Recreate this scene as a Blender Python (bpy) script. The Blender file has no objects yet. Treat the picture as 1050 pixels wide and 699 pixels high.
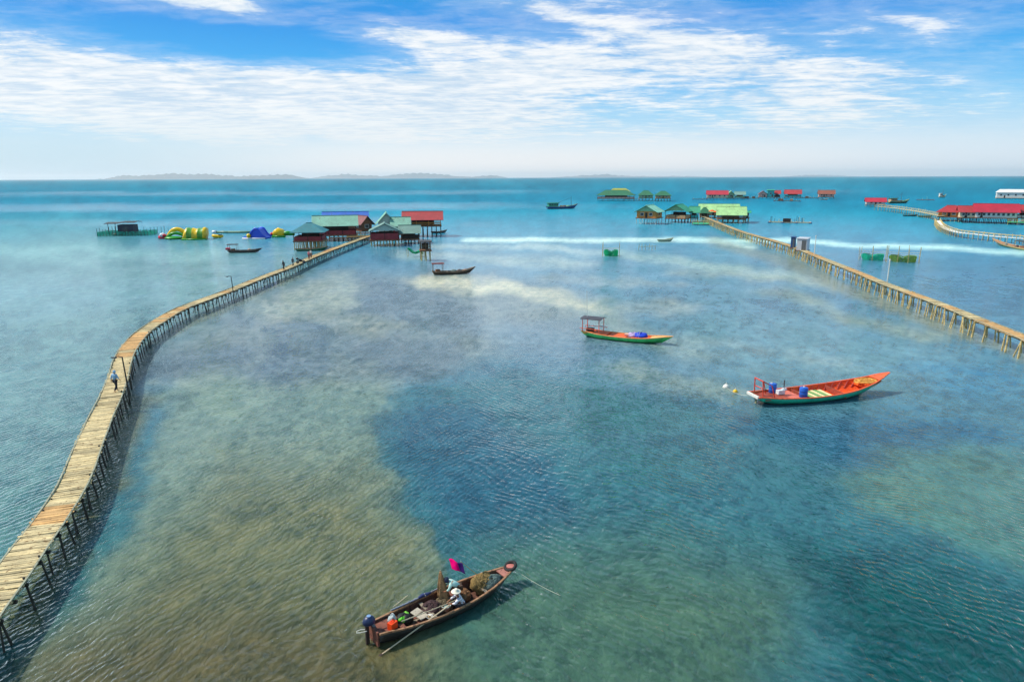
# Shallow bay with plank piers, stilt houses and wooden boats, seen from a low drone.
import bpy, bmesh, math, random
import numpy as np
from mathutils import Vector, Matrix, Euler

random.seed(7)
rng = np.random.default_rng(7)
R = math.radians
scene = bpy.context.scene
COL = scene.collection

# ------------------------------------------------------------------ camera
CAM_H = 18.0
PITCH = 13.457
ROLL = -0.22
PW, PH, F = 1050.0, 699.0, 700.0
cam_data = bpy.data.cameras.new('drone_camera')
cam_data.sensor_width = 36.0
cam_data.lens = F / PW * 36.0
cam_data.clip_start = 0.5
cam_data.clip_end = 120000.0
cam = bpy.data.objects.new('drone_camera', cam_data)
COL.objects.link(cam)
CAM_R = Matrix.Rotation(R(90 - PITCH), 3, 'X') @ Matrix.Rotation(R(ROLL), 3, 'Z')
cam.matrix_world = Matrix.Translation((0, 0, CAM_H)) @ CAM_R.to_4x4()
scene.camera = cam


def at(px, py, z=0.0):
    """World point on the level z that was surveyed at this spot of the photograph."""
    d = CAM_R @ Vector(((px - PW / 2) / F, -(py - PH / 2) / F, -1.0))
    k = (z - CAM_H) / d.z
    return Vector((d.x * k, d.y * k, z))


def ppm(p):
    """pixels per metre at a point"""
    d = CAM_R.inverted() @ (Vector(p) - Vector((0, 0, CAM_H)))
    return F / -d.z


# ------------------------------------------------------------------ node helpers
class NT:
    """tiny expression builder over a node tree"""
    def __init__(self, tree):
        self.t = tree

    def new(self, kind, **kw):
        n = self.t.nodes.new(kind)
        for k, v in kw.items():
            setattr(n, k, v)
        return n

    def link(self, a, b):
        self.t.links.new(a, b)

    def put(self, sock, v):
        if isinstance(v, S):
            v = v.s
        if isinstance(v, bpy.types.NodeSocket):
            self.t.links.new(v, sock)
        else:
            if isinstance(v, (tuple, list)) and len(v) == 3 and sock.type == 'RGBA':
                v = (*v, 1.0)
            sock.default_value = v

    def math(self, op, a, b=None, c=None, clamp=False):
        n = self.new('ShaderNodeMath', operation=op)
        n.use_clamp = clamp
        self.put(n.inputs[0], a)
        if b is not None:
            self.put(n.inputs[1], b)
        if c is not None:
            self.put(n.inputs[2], c)
        return S(self, n.outputs[0])

    def smooth(self, x, a, b, to0=0.0, to1=1.0):
        n = self.new('ShaderNodeMapRange', interpolation_type='SMOOTHSTEP')
        self.put(n.inputs[0], x)
        n.inputs[1].default_value = a
        n.inputs[2].default_value = b
        n.inputs[3].default_value = to0
        n.inputs[4].default_value = to1
        return S(self, n.outputs[0])

    def remap(self, x, a, b, to0=0.0, to1=1.0):
        n = self.new('ShaderNodeMapRange')
        self.put(n.inputs[0], x)
        n.inputs[1].default_value = a
        n.inputs[2].default_value = b
        n.inputs[3].default_value = to0
        n.inputs[4].default_value = to1
        return S(self, n.outputs[0])

    def mix(self, fac, a, b, blend='MIX'):
        n = self.new('ShaderNodeMix', data_type='RGBA', blend_type=blend)
        self.put(n.inputs[0], fac)
        self.put(n.inputs[6], a)
        self.put(n.inputs[7], b)
        return n.outputs[2]

    def noise(self, vec, scale, detail=3.0, rough=0.5, dist=0.0, dims='3D'):
        n = self.new('ShaderNodeTexNoise', noise_dimensions=dims)
        if vec is not None:
            self.put(n.inputs['Vector'], vec)
        n.inputs['Scale'].default_value = scale
        n.inputs['Detail'].default_value = detail
        n.inputs['Roughness'].default_value = rough
        n.inputs['Distortion'].default_value = dist
        return S(self, n.outputs['Fac'])

    def mapping(self, vec, scale=(1, 1, 1), rot=(0, 0, 0), loc=(0, 0, 0)):
        n = self.new('ShaderNodeMapping')
        self.put(n.inputs['Vector'], vec)
        n.inputs['Scale'].default_value = scale
        n.inputs['Rotation'].default_value = rot
        n.inputs['Location'].default_value = loc
        return n.outputs[0]

    def xyz(self, x, y, z):
        n = self.new('ShaderNodeCombineXYZ')
        self.put(n.inputs[0], x)
        self.put(n.inputs[1], y)
        self.put(n.inputs[2], z)
        return n.outputs[0]

    def sep(self, v):
        n = self.new('ShaderNodeSeparateXYZ')
        self.put(n.inputs[0], v)
        return [S(self, o) for o in n.outputs]

    def ramp(self, fac, stops):
        n = self.new('ShaderNodeValToRGB')
        self.put(n.inputs[0], fac)
        e = n.color_ramp.elements
        while len(e) < len(stops):
            e.new(0.5)
        for i, (p, c) in enumerate(stops):
            e[i].position = p
            e[i].color = (*c, 1.0) if len(c) == 3 else c
        return n.outputs[0]


class S:
    def __init__(self, nt, s):
        self.nt, self.s = nt, s

    def __add__(self, o): return self.nt.math('ADD', self, o)
    __radd__ = __add__
    def __sub__(self, o): return self.nt.math('SUBTRACT', self, o)
    def __rsub__(self, o): return self.nt.math('SUBTRACT', o, self)
    def __mul__(self, o): return self.nt.math('MULTIPLY', self, o)
    __rmul__ = __mul__
    def __truediv__(self, o): return self.nt.math('DIVIDE', self, o)
    def __rtruediv__(self, o): return self.nt.math('DIVIDE', o, self)
    def __pow__(self, o): return self.nt.math('POWER', self, o)
    def clamp(self): return self.nt.math('ADD', self, 0.0, clamp=True)


def srgb(r, g, b):
    f = lambda c: c / 12.92 if c <= 0.04045 else ((c + 0.055) / 1.055) ** 2.4
    return tuple(f(v / 255.0) for v in (r, g, b))


def new_mat(name):
    m = bpy.data.materials.new(name)
    m.use_nodes = True
    nt = m.node_tree
    nt.nodes.clear()
    out = nt.nodes.new('ShaderNodeOutputMaterial')
    return m, NT(nt), out


def paint(name, col, rough=0.5, var=0.25, scale=3.0, wear=0.0, wear_col=(0.12, 0.09, 0.06), bump=0.0,
          bump_scale=20.0, metallic=0.0, spec=0.4, stretch=(1, 1, 1), island=0.0, wave=None, back=0.0):
    """painted / weathered procedural surface"""
    m, n, out = new_mat(name)
    b = n.new('ShaderNodeBsdfPrincipled')
    tc = n.new('ShaderNodeTexCoord').outputs['Object']
    v = n.mapping(tc, scale=stretch)
    n1 = n.noise(v, scale, 5.0, 0.6)
    n2 = n.noise(v, scale * 6.3, 3.0, 0.6)
    f = (n1 * 0.65 + n2 * 0.35)
    dark = tuple(c * (1 - var) for c in col)
    lite = tuple(min(c * (1 + var), 0.95) for c in col)
    c = n.mix(n.smooth(f, 0.3, 0.7), dark, lite)
    if island > 0:
        g = n.new('ShaderNodeNewGeometry')
        r = S(n, g.outputs['Random Per Island'])
        c = n.mix(1.0, c, n.ramp(r, [(0.0, tuple([1 - island] * 3)), (0.5, (1, 1, 1)),
                                     (1.0, (1.0 + island * 0.5, 1.0 + island * 0.4, 1.0 + island * 0.2))]), 'MULTIPLY')
    if wear > 0:
        w = n.noise(v, scale * 2.1, 8.0, 0.7)
        c = n.mix(n.smooth(w, 0.62 - wear * 0.3, 0.70 - wear * 0.22), c, wear_col)
    n.put(b.inputs['Base Color'], c)
    rr = n.remap(n2, 0.2, 0.8, max(rough - 0.12, 0.05), min(rough + 0.15, 1.0))
    n.put(b.inputs['Roughness'], rr)
    b.inputs['Metallic'].default_value = metallic
    b.inputs['Specular IOR Level'].default_value = spec
    hgt = None
    if wave is not None:       # corrugation: (axis, scale)
        wv = n.new('ShaderNodeTexWave', wave_type='BANDS', bands_direction=wave[0])
        n.put(wv.inputs['Vector'], tc)
        wv.inputs['Scale'].default_value = wave[1]
        bp0 = n.new('ShaderNodeBump')
        bp0.inputs['Strength'].default_value = 0.8
        bp0.inputs['Distance'].default_value = 0.06
        n.link(wv.outputs['Fac'], bp0.inputs['Height'])
        n.link(bp0.outputs[0], b.inputs['Normal'])
    elif bump > 0:
        bp = n.new('ShaderNodeBump')
        bp.inputs['Strength'].default_value = 1.0
        bp.inputs['Distance'].default_value = bump
        n.put(bp.inputs['Height'], n.noise(v, bump_scale, 4.0, 0.6))
        n.link(bp.outputs[0], b.inputs['Normal'])
    n.link(b.outputs[0], out.inputs['Surface'])
    return m


def netting(name, col, opacity=0.55, cell=0.12):
    """knotted netting: threads with open meshes between them"""
    m, n, out = new_mat(name)
    tc = n.new('ShaderNodeTexCoord').outputs['Object']
    nz = n.noise(tc, 1.3, 4.0, 0.6)
    fine = n.noise(tc, 1.0 / cell, 2.0, 0.5)
    d = n.new('ShaderNodeBsdfDiffuse')
    n.put(d.inputs['Color'], n.mix(n.smooth(nz, 0.3, 0.7), tuple(c * 0.6 for c in col), tuple(min(c * 1.3, .95) for c in col)))
    tl = n.new('ShaderNodeBsdfTranslucent')
    n.put(tl.inputs['Color'], col)
    mx = n.new('ShaderNodeMixShader')
    mx.inputs[0].default_value = 0.35
    n.link(d.outputs[0], mx.inputs[1])
    n.link(tl.outputs[0], mx.inputs[2])
    t = n.new('ShaderNodeBsdfTransparent')
    m2 = n.new('ShaderNodeMixShader')
    n.put(m2.inputs[0], n.smooth(fine + (nz - 0.5) * 0.3, 0.62 - opacity * 0.35, 0.66 - opacity * 0.3))
    n.link(t.outputs[0], m2.inputs[1])
    n.link(mx.outputs[0], m2.inputs[2])
    n.link(m2.outputs[0], out.inputs['Surface'])
    return m


# ------------------------------------------------------------------ mesh builder
class MB:
    def __init__(self):
        self.v, self.f = [], []

    def add(self, verts, faces):
        o = len(self.v)
        self.v += [tuple(p) for p in verts]
        self.f += [tuple(i + o for i in f) for f in faces]
        return self

    def box(self, c, s, rz=0.0, rx=0.0, ry=0.0):
        c = Vector(c)
        m = Euler((rx, ry, rz)).to_matrix()
        pts = []
        for dz in (-.5, .5):
            for dx, dy in ((-.5, -.5), (.5, -.5), (.5, .5), (-.5, .5)):
                pts.append(c + m @ Vector((dx * s[0], dy * s[1], dz * s[2])))
        return self.add(pts, [(3, 2, 1, 0), (4, 5, 6, 7), (0, 1, 5, 4), (1, 2, 6, 5), (2, 3, 7, 6), (3, 0, 4, 7)])

    def bar(self, p, q, w, h, up=(0, 0, 1)):
        p, q = Vector(p), Vector(q)
        d = (q - p).normalized()
        u = Vector(up)
        s = d.cross(u)
        if s.length < 1e-4:
            s = d.cross(Vector((1, 0, 0)))
        s.normalize()
        u = s.cross(d).normalized()
        pts = []
        for e in (p, q):
            for a, b in ((-.5, -.5), (.5, -.5), (.5, .5), (-.5, .5)):
                pts.append(e + s * a * w + u * b * h)
        return self.add(pts, [(0, 1, 2, 3), (7, 6, 5, 4), (1, 0, 4, 5), (2, 1, 5, 6), (3, 2, 6, 7), (0, 3, 7, 4)])

    def tube(self, pts, rad, n=7, cap=True):
        pts = [Vector(p) for p in pts]
        if not isinstance(rad, (list, tuple)):
            rad = [rad] * len(pts)
        rings = []
        prev = None
        for i, p in enumerate(pts):
            a = pts[max(i - 1, 0)]
            b = pts[min(i + 1, len(pts) - 1)]
            d = (b - a).normalized()
            if prev is None:
                s = d.cross(Vector((0, 0, 1)))
                if s.length < 0.05:
                    s = d.cross(Vector((1, 0, 0)))
            else:
                s = prev - d * prev.dot(d)
            s.normalize()
            prev = s
            t = d.cross(s)
            rings.append([p + (s * math.cos(2 * math.pi * k / n) + t * math.sin(2 * math.pi * k / n)) * rad[i] for k in range(n)])
        return self.loft(rings, True, cap)

    def loft(self, rings, closed=True, cap=True):
        n = len(rings[0])
        vs = [p for r in rings for p in r]
        fs = []
        for i in range(len(rings) - 1):
            for k in range(n if closed else n - 1):
                k2 = (k + 1) % n
                fs.append((i * n + k, i * n + k2, (i + 1) * n + k2, (i + 1) * n + k))
        if cap and closed:
            fs.append(tuple(range(n))[::-1])
            fs.append(tuple((len(rings) - 1) * n + k for k in range(n)))
        return self.add(vs, fs)

    def revolve(self, prof, c=(0, 0, 0), n=14, axis='Z'):
        rings = []
        for r, h in prof:
            ring = []
            for k in range(n):
                a = 2 * math.pi * k / n
                p = Vector((r * math.cos(a), r * math.sin(a), h))
                if axis == 'X':
                    p = Vector((p.z, p.x, p.y))
                elif axis == 'Y':
                    p = Vector((p.y, p.z, p.x))
                ring.append(p + Vector(c))
            rings.append(ring)
        return self.loft(rings, True, True)

    def blob(self, c, s, seed=0, amp=0.2, nu=14, nv=9, flat=None):
        """lumpy heap"""
        rs = np.random.default_rng(seed)
        ph = rs.uniform(0, 6.28, 8)
        rings = []
        for j in range(nv + 1):
            t = math.pi * (j + 0.02) / (nv + 0.04)
            ring = []
            for k in range(nu):
                a = 2 * math.pi * k / nu
                w = 1 + amp * (math.sin(2 * a + ph[0] + 3 * t) + .7 * math.sin(3 * a + ph[1] - 2 * t) + .6 * math.sin(5 * a + ph[2] + 4 * t) + rs.uniform(-.5, .5)) / 2
                z = math.cos(t) * w
                if flat is not None:
                    z = max(z, flat)
                ring.append((c[0] + s[0] * math.sin(t) * math.cos(a) * w, c[1] + s[1] * math.sin(t) * math.sin(a) * w, c[2] + s[2] * z))
            rings.append(ring)
        return self.loft(rings, True, True)

    def sheet(self, grid, th):
        """grid of points (rows of points) thickened downwards by th"""
        nr, nc = len(grid), len(grid[0])
        top = [Vector(p) for r in grid for p in r]
        bot = [p - Vector((0, 0, th)) for p in top]
        o = nr * nc
        fs = []
        for i in range(nr - 1):
            for j in range(nc - 1):
                a, b, c, d = i * nc + j, i * nc + j + 1, (i + 1) * nc + j + 1, (i + 1) * nc + j
                fs.append((a, b, c, d))
                fs.append((d + o, c + o, b + o, a + o))
        rim = [j for j in range(nc)] + [i * nc + nc - 1 for i in range(1, nr)] + \
              [(nr - 1) * nc + j for j in range(nc - 2, -1, -1)] + [i * nc for i in range(nr - 2, 0, -1)]
        for i in range(len(rim)):
            a, b = rim[i], rim[(i + 1) % len(rim)]
            fs.append((b, a, a + o, b + o))
        return self.add(top + bot, fs)

    def build(self, name, mat, parent=None, smooth=False, loc=None, label=None):
        me = bpy.data.meshes.new(name)
        me.from_pydata(self.v, [], self.f)
        me.update()
        bm = bmesh.new()
        bm.from_mesh(me)
        bmesh.ops.recalc_face_normals(bm, faces=bm.faces[:])
        bm.to_mesh(me)
        bm.free()
        if smooth:
            me.polygons.foreach_set('use_smooth', [True] * len(me.polygons))
        me.materials.append(mat)
        o = bpy.data.objects.new(name, me)
        COL.objects.link(o)
        if parent is not None:
            o.parent = parent
        if loc is not None:
            o.location = loc
        if label:
            o['label'] = label
        return o


def tag(o, label, cat, group=None):
    o['label'] = label
    o['category'] = cat
    if group:
        o['group'] = group
    return o


def thing(name, label, cat, loc=(0, 0, 0), rz=0.0, group=None, rx=0.0, ry=0.0):
    o = bpy.data.objects.new(name, None)
    o.empty_display_size = 0.3
    COL.objects.link(o)
    o.location = loc
    o.rotation_euler = (rx, ry, rz)
    return tag(o, label, cat, group)


def dup(root, loc, rz, label, group=None):
    """copy of a thing with its parts and sub-parts"""
    def cp(o, parent):
        c = o.copy()
        COL.objects.link(c)
        c.parent = parent
        for ch in list(o.children):
            cp(ch, c)
        return c
    r = cp(root, None)
    r.location = loc
    r.rotation_euler = (0, 0, rz)
    r['label'] = label
    if group:
        r['group'] = group
    return r

# ------------------------------------------------------------------ light and sky
SUN_AZ = 284.0      # compass bearing of the sun, clockwise from +Y
SUN_EL = 50.0
SKY_STRENGTH = 0.10
sd = Vector((math.sin(R(SUN_AZ)) * math.cos(R(SUN_EL)), math.cos(R(SUN_AZ)) * math.cos(R(SUN_EL)), math.sin(R(SUN_EL))))
sun_data = bpy.data.lights.new('sun', 'SUN')
sun_data.energy = 4.8
sun_data.angle = R(0.6)
sun_data.color = (1.0, 0.93, 0.82)
sun = bpy.data.objects.new('sun', sun_data)
COL.objects.link(sun)
sun.rotation_euler = sd.to_track_quat('Z', 'Y').to_euler()
sun.location = (-40, -20, 60)

world = bpy.data.worlds.new('World')
scene.world = world
world.use_nodes = True
wt = world.node_tree
wt.nodes.clear()
w = NT(wt)
wout = w.new('ShaderNodeOutputWorld')
bg = w.new('ShaderNodeBackground')
bg.inputs['Strength'].default_value = SKY_STRENGTH
sky = w.new('ShaderNodeTexSky', sky_type='NISHITA')
sky.sun_disc = False
sky.sun_elevation = R(SUN_EL)
sky.sun_rotation = R(SUN_AZ)
sky.altitude = 0
sky.air_density = 1.0
sky.dust_density = 0.6
sky.ozone_density = 1.5
dirv = w.new('ShaderNodeTexCoord').outputs['Generated']
X, Y, Z = w.sep(dirv)
el = w.math('ARCSINE', Z) * 57.2958
az = w.math('ARCTAN2', X, Y) * 57.2958
K = 1.0 / SKY_STRENGTH
# clear air: pale horizon to deep blue; higher stops toned for ambient light and reflections
clear = w.ramp(w.remap(el, 0.0, 40.0), [
    (0.0, srgb(206, 228, 238)), (0.055, srgb(194, 226, 243)), (0.12, srgb(140, 208, 246)),
    (0.20, srgb(56, 172, 240)), (0.29, srgb(4, 142, 228)), (0.38, srgb(40, 154, 222)), (0.52, srgb(140, 188, 216)), (1.0, srgb(70, 138, 178))])
clear_n = w.new('ShaderNodeVectorMath', operation='SCALE')
w.put(clear_n.inputs[0], clear)
clear_n.inputs['Scale'].default_value = K
base = w.mix(0.94, sky.outputs[0], clear_n.outputs[0])


def blob(a, e, wa, we, amp, slope=0.0):
    da = (az - a) / wa
    de = (el - e - (az - a) * slope) / we
    return w.math('EXPONENT', (da * da + de * de) * -1.0) * amp


# clouds hang in a layer: sample them on a level sheet seen in perspective
inv = 1.0 / w.math('MAXIMUM', Z + 0.045, 0.01)
cp = w.xyz(X * inv, Y * inv, 0.3)
wispv = w.mapping(cp, scale=(0.75, 1.25, 1.0), rot=(0, 0, R(24)))
n_big = w.noise(wispv, 0.75, 6.0, 0.62, 0.5)
n_fine = w.noise(w.mapping(cp, scale=(1.6, 2.6, 1.0), rot=(0, 0, R(18))), 2.2, 8.0, 0.66, 0.3)
n_grain = w.noise(w.xyz(az * 0.11 - el * 0.05, el * 0.42 + az * 0.05, 2.0), 1.5, 7.0, 0.62, 0.6)
cov = (blob(-27, 12.6, 9, 1.5, 0.50, -0.11) + blob(-21, 12.2, 4.5, 0.9, 0.25, -0.2)
       + blob(-34, 7.2, 10, 3.2, 0.42, -0.05) + blob(-18, 6.5, 13, 2.6, 0.46, -0.01)
       + blob(-2, 7.6, 9, 3.0, 0.44, 0.02) + blob(8, 8.2, 8, 2.2, 0.30)
       + blob(-8, 10.6, 6, 1.1, 0.34, -0.14) + blob(3, 12.2, 10, 1.2, 0.30, -0.22)
       + blob(9, 12.8, 6, 1.0, 0.22, -0.1)
       + blob(17, 9.3, 8, 2.4, 0.33, -0.10) + blob(29, 10.4, 8, 1.8, 0.27, -0.08) + blob(25, 6.6, 12, 2.4, 0.31)
       + blob(-16, 4.0, 26, 2.1, 0.42, -0.01) + blob(24, 3.7, 20, 2.0, 0.26)
       - blob(-21, 9.7, 7.5, 1.2, 0.42, -0.03) - blob(-3, 9.2, 2.5, 0.7, 0.1))
field = n_big * 0.42 + n_fine * 0.52 + n_grain * 0.44
d_cl = w.smooth(field + cov, 0.89, 1.20)
veil = w.smooth(field + cov, 0.66, 1.15) * 0.36
dens = w.math('MAXIMUM', d_cl * 0.97, veil)
outside = w.smooth(field, 0.52, 0.86) * w.math('MAXIMUM', w.smooth(w.math('ABSOLUTE', az), 36.0, 50.0), w.smooth(el, 15.0, 24.0)) * 0.8  # clouds beyond the view, added to whiten ambient light and water reflections
high = w.smooth(el, 13.5, 20.0)
dens = w.math('MAXIMUM', dens * (1.0 - high * 0.5), outside * 0.9 * w.smooth(el, 56.0, 26.0)).clamp()
shade = w.smooth(n_fine * 0.75 + n_grain * 0.45, 0.44, 0.74)
ccol = w.mix(shade, srgb(192, 214, 234), srgb(244, 246, 247))
ccol = w.mix(w.smooth(el, 6.5, 1.0), ccol, srgb(226, 236, 240))
ccn = w.new('ShaderNodeVectorMath', operation='SCALE')
w.put(ccn.inputs[0], ccol)
ccn.inputs['Scale'].default_value = K
full = w.mix(dens, base, ccn.outputs[0])
# low bright haze, a touch warmer ahead and greyer to the left
hz = w.mix(w.smooth(az, -34.0, -6.0), srgb(192, 218, 230), srgb(252, 246, 242))
hz = w.mix(w.smooth(az, 10.0, 36.0), hz, srgb(228, 236, 243))
hzn = w.new('ShaderNodeVectorMath', operation='SCALE')
w.put(hzn.inputs[0], hz)
hzn.inputs['Scale'].default_value = K
full = w.mix(w.smooth(el, 4.6, 0.3) * 0.92, full, hzn.outputs[0])
w.put(bg.inputs['Color'], full)
w.link(bg.outputs[0], wout.inputs['Surface'])

scene.view_settings.view_transform = 'Standard'
scene.view_settings.look = 'None'
scene.view_settings.exposure = 0.12
scene.view_settings.gamma = 1.0
scene.render.engine = 'CYCLES'
scene.cycles.use_denoising = True
scene.cycles.sample_clamp_direct = 5.0
scene.cycles.sample_clamp_indirect = 3.0
scene.cycles.max_bounces = 6
scene.cycles.transparent_max_bounces = 12
scene.cycles.volume_bounces = 2
scene.cycles.caustics_reflective = False
scene.cycles.caustics_refractive = False


# ------------------------------------------------------------------ the sea
def vnoise(x, y, seed):
    """value noise on numpy arrays, 0..1"""
    xi, yi = np.floor(x).astype(np.int64), np.floor(y).astype(np.int64)
    xf, yf = x - xi, y - yi
    xf, yf = xf * xf * (3 - 2 * xf), yf * yf * (3 - 2 * yf)

    def h(a, b):
        n = (a * 374761393 + b * 668265263 + seed * 982451653) & 0x7fffffff
        n = ((n ^ (n >> 13)) * 1274126177) & 0x7fffffff
        return ((n ^ (n >> 16)) & 0xffff) / 65535.0
    return (h(xi, yi) * (1 - xf) + h(xi + 1, yi) * xf) * (1 - yf) + (h(xi, yi + 1) * (1 - xf) + h(xi + 1, yi + 1) * xf) * yf


def fbm(x, y, seed, octaves=5, gain=0.55):
    s, a, t = 0, 1.0, 0
    for i in range(octaves):
        s = s + a * vnoise(x * 2 ** i + 17.3 * i, y * 2 ** i - 9.1 * i, seed + i)
        t += a
        a *= gain
    return s / t


def logpolar(x, y):
    r = np.hypot(x, y)
    return np.arctan2(x, y) * 700.0, 700.0 * np.arctan(CAM_H / np.maximum(r, 1e-3))


ts = np.concatenate([np.array([0.00045, 0.0006, 0.0010, 0.0016, 0.0024, 0.0036]), np.arange(0.005, 0.95, 0.0028), np.geomspace(0.96, 60, 22)])
radii = CAM_H / ts[::-1]
th = np.concatenate([np.radians(np.arange(-180, -45, 3.0)), np.radians(np.arange(-45, 45, 0.145)), np.radians(np.arange(45, 180, 3.0))])
RR, TT = np.meshgrid(radii, th, indexing='ij')
GX, GY = RR * np.sin(TT), RR * np.cos(TT)
U, V = logpolar(GX, GY)          # bearing and dip of every water vertex: metres shrink with distance, as depth contours do
wx = (fbm(U / 55, V / 30, 11, 5, 0.6) - .5)
wy = (fbm(U / 55, V / 30, 31, 5, 0.6) - .5)


def polydist(poly, wobble=1.0, ax=44.0, ay=22.0):
    """signed distance (inside negative) to a shoal outline given as photograph survey points"""
    pts = []
    for px, py in poly:
        p = at(px, max(py, 183.6 - (px - 525) * 0.004))
        pts.append(logpolar(np.array(p.x), np.array(p.y)))
    pts = np.array([[float(a), float(b)] for a, b in pts])
    x = U + wx * ax * wobble
    y = V + wy * ay * wobble
    dmin = np.full(x.shape, 1e9)
    inside = np.zeros(x.shape, bool)
    n = len(pts)
    for i in range(n):
        a, b = pts[i], pts[(i + 1) % n]
        e = b - a
        t = np.clip(((x - a[0]) * e[0] + (y - a[1]) * e[1]) / max(e @ e, 1e-9), 0, 1)
        dmin = np.minimum(dmin, np.hypot(x - a[0] - t * e[0], y - a[1] - t * e[1]))
        c = ((a[1] > y) != (b[1] > y)) & (x < (b[0] - a[0]) * (y - a[1]) / (b[1] - a[1] + 1e-12) + a[0])
        inside ^= c
    return np.where(inside, -dmin, dmin)


def sstep(x, a, b):
    t = np.clip((x - a) / (b - a), 0, 1)
    return t * t * (3 - 2 * t)


def linepts(pts):
    out = []
    for px, py in pts:
        p = at(px, py)
        out.append([float(v) for v in logpolar(np.array(p.x), np.array(p.y))])
    return np.array(out)


def linedist(pts, wob=0.25):
    pts = linepts(pts)
    x, y = U + wx * 44 * wob, V + wy * 22 * wob
    dmin = np.full(x.shape, 1e9)
    for i in range(len(pts) - 1):
        a, b = pts[i], pts[i + 1]
        e = b - a
        t = np.clip(((x - a[0]) * e[0] + (y - a[1]) * e[1]) / max(e @ e, 1e-9), 0, 1)
        # shoals are long and thin: count dip distance more than bearing distance
        dmin = np.minimum(dmin, np.hypot((x - a[0] - t * e[0]) * 0.35, y - a[1] - t * e[1]))
    return dmin

def ramp_np(t, stops):
    ps = [s[0] for s in stops]
    return np.stack([np.interp(t, ps, [s[1][k] for s in stops]) for k in range(3)], axis=-1)


# colour of the water column over the bottom, by dip angle (units of 1/700 rad below the horizon)
WC = ramp_np(V, [
    (0, (0.001, 0.080, 0.125)), (22, (0.001, 0.098, 0.170)), (34, (0.004, 0.135, 0.215)), (60, (0.014, 0.150, 0.245)),
    (110, (0.040, 0.145, 0.220)), (170, (0.036, 0.130, 0.185)), (240, (0.026, 0.120, 0.155)),
    (330, (0.014, 0.098, 0.112)), (430, (0.025, 0.100, 0.090)), (560, (0.05, 0.11, 0.09)), (900, (0.05, 0.10, 0.08))])


def layer(col, mask, amount=1.0):
    global WC
    m = np.clip(np.clip(mask, 0, 1) * amount, 0, 1)[..., None]
    WC = WC * (1 - m) + np.array(col) * m


def poly(pts, col, soft=14.0, amount=1.0, wob=1.0):
    layer(col, 1 - sstep(polydist(pts, wob), -soft, soft), amount)


# turquoise shallows left of the pier
poly([(-160, 250), (60, 235), (330, 262), (300, 300), (180, 335), (120, 400), (60, 520), (-40, 640), (-300, 760)], (0.068, 0.172, 0.165), 26, 0.9)
poly([(-80, 296), (120, 284), (260, 280), (180, 310), (60, 322), (-90, 324)], (0.09, 0.24, 0.27), 14, 0.55)
# broad sand flat right of the left pier, browner where it shoals towards the beach
poly([(170, 385), (250, 372), (330, 372), (395, 392), (412, 425), (392, 470), (405, 520), (440, 560), (440, 640), (420, 760), (60, 800), (40, 680), (110, 560), (160, 450)],
     (0.125, 0.195, 0.150), 15, 0.9, 1.8)
poly([(230, 470), (380, 480), (440, 560), (450, 640), (470, 800), (-60, 860), (60, 700), (150, 560)], (0.105, 0.108, 0.046), 56, 0.9)
poly([(40, 650), (260, 620), (470, 690), (500, 860), (-80, 860)], (0.078, 0.066, 0.026), 44, 0.8)
# paler shoal between the flat and the boats, with bluish weed beds scattered over it
poly([(150, 380), (190, 342), (250, 312), (320, 286), (450, 284), (560, 292), (640, 318), (640, 345), (560, 352), (470, 372), (400, 398), (330, 392), (250, 384), (180, 392)], (0.150, 0.185, 0.170), 18, 0.8)
for p_, am_ in (
        ([(140, 372), (170, 356), (200, 350), (240, 350), (264, 357), (262, 374), (205, 380), (160, 392), (120, 440), (70, 560), (20, 640), (60, 520), (110, 440)], .85),
        ([(283, 342), (300, 325), (330, 328), (346, 345), (340, 365), (325, 386), (292, 392), (266, 385), (270, 365)], .8),
        ([(350, 352), (400, 340), (450, 348), (470, 372), (430, 394), (395, 380), (362, 364)], .8),
        ([(212, 327), (245, 315), (277, 317), (272, 331), (236, 339)], .75),
        ([(356, 300), (372, 286), (440, 290), (490, 312), (500, 335), (470, 345), (420, 332), (366, 320)], .8),
        ([(520, 330), (575, 322), (610, 352), (600, 372), (540, 366)], .6)):
    poly(p_, (0.074, 0.118, 0.148), 9, am_, 1.3)
poly([(262, 312), (330, 288), (362, 286), (372, 305), (340, 318), (290, 330)], (0.26, 0.30, 0.22), 12, 0.75, 1.3)
poly([(330, 326), (382, 316), (420, 336), (380, 348)], (0.20, 0.23, 0.18), 9, 0.6, 1.3)
# dark sea-grass meadow in the middle with its clear left edge
poly([(385, 432), (402, 408), (440, 398), (520, 380), (640, 388), (760, 420), (880, 470), (900, 520), (1000, 560), (1100, 620), (1100, 800), (560, 800), (470, 640), (446, 560), (420, 510), (396, 465)],
     (0.017, 0.104, 0.128), 6, 0.88, 1.0)
poly([(392, 428), (430, 408), (500, 420), (560, 470), (600, 540), (520, 560), (460, 540), (412, 480)], (0.006, 0.066, 0.115), 18, 0.75)
poly([(520, 560), (680, 560), (820, 600), (760, 800), (420, 860), (450, 690), (480, 610)], (0.052, 0.112, 0.068), 56, 0.85)
poly([(820, 560), (960, 570), (1120, 640), (1120, 800), (900, 800), (860, 660)], (0.000, 0.052, 0.054), 40, 0.92)
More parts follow.
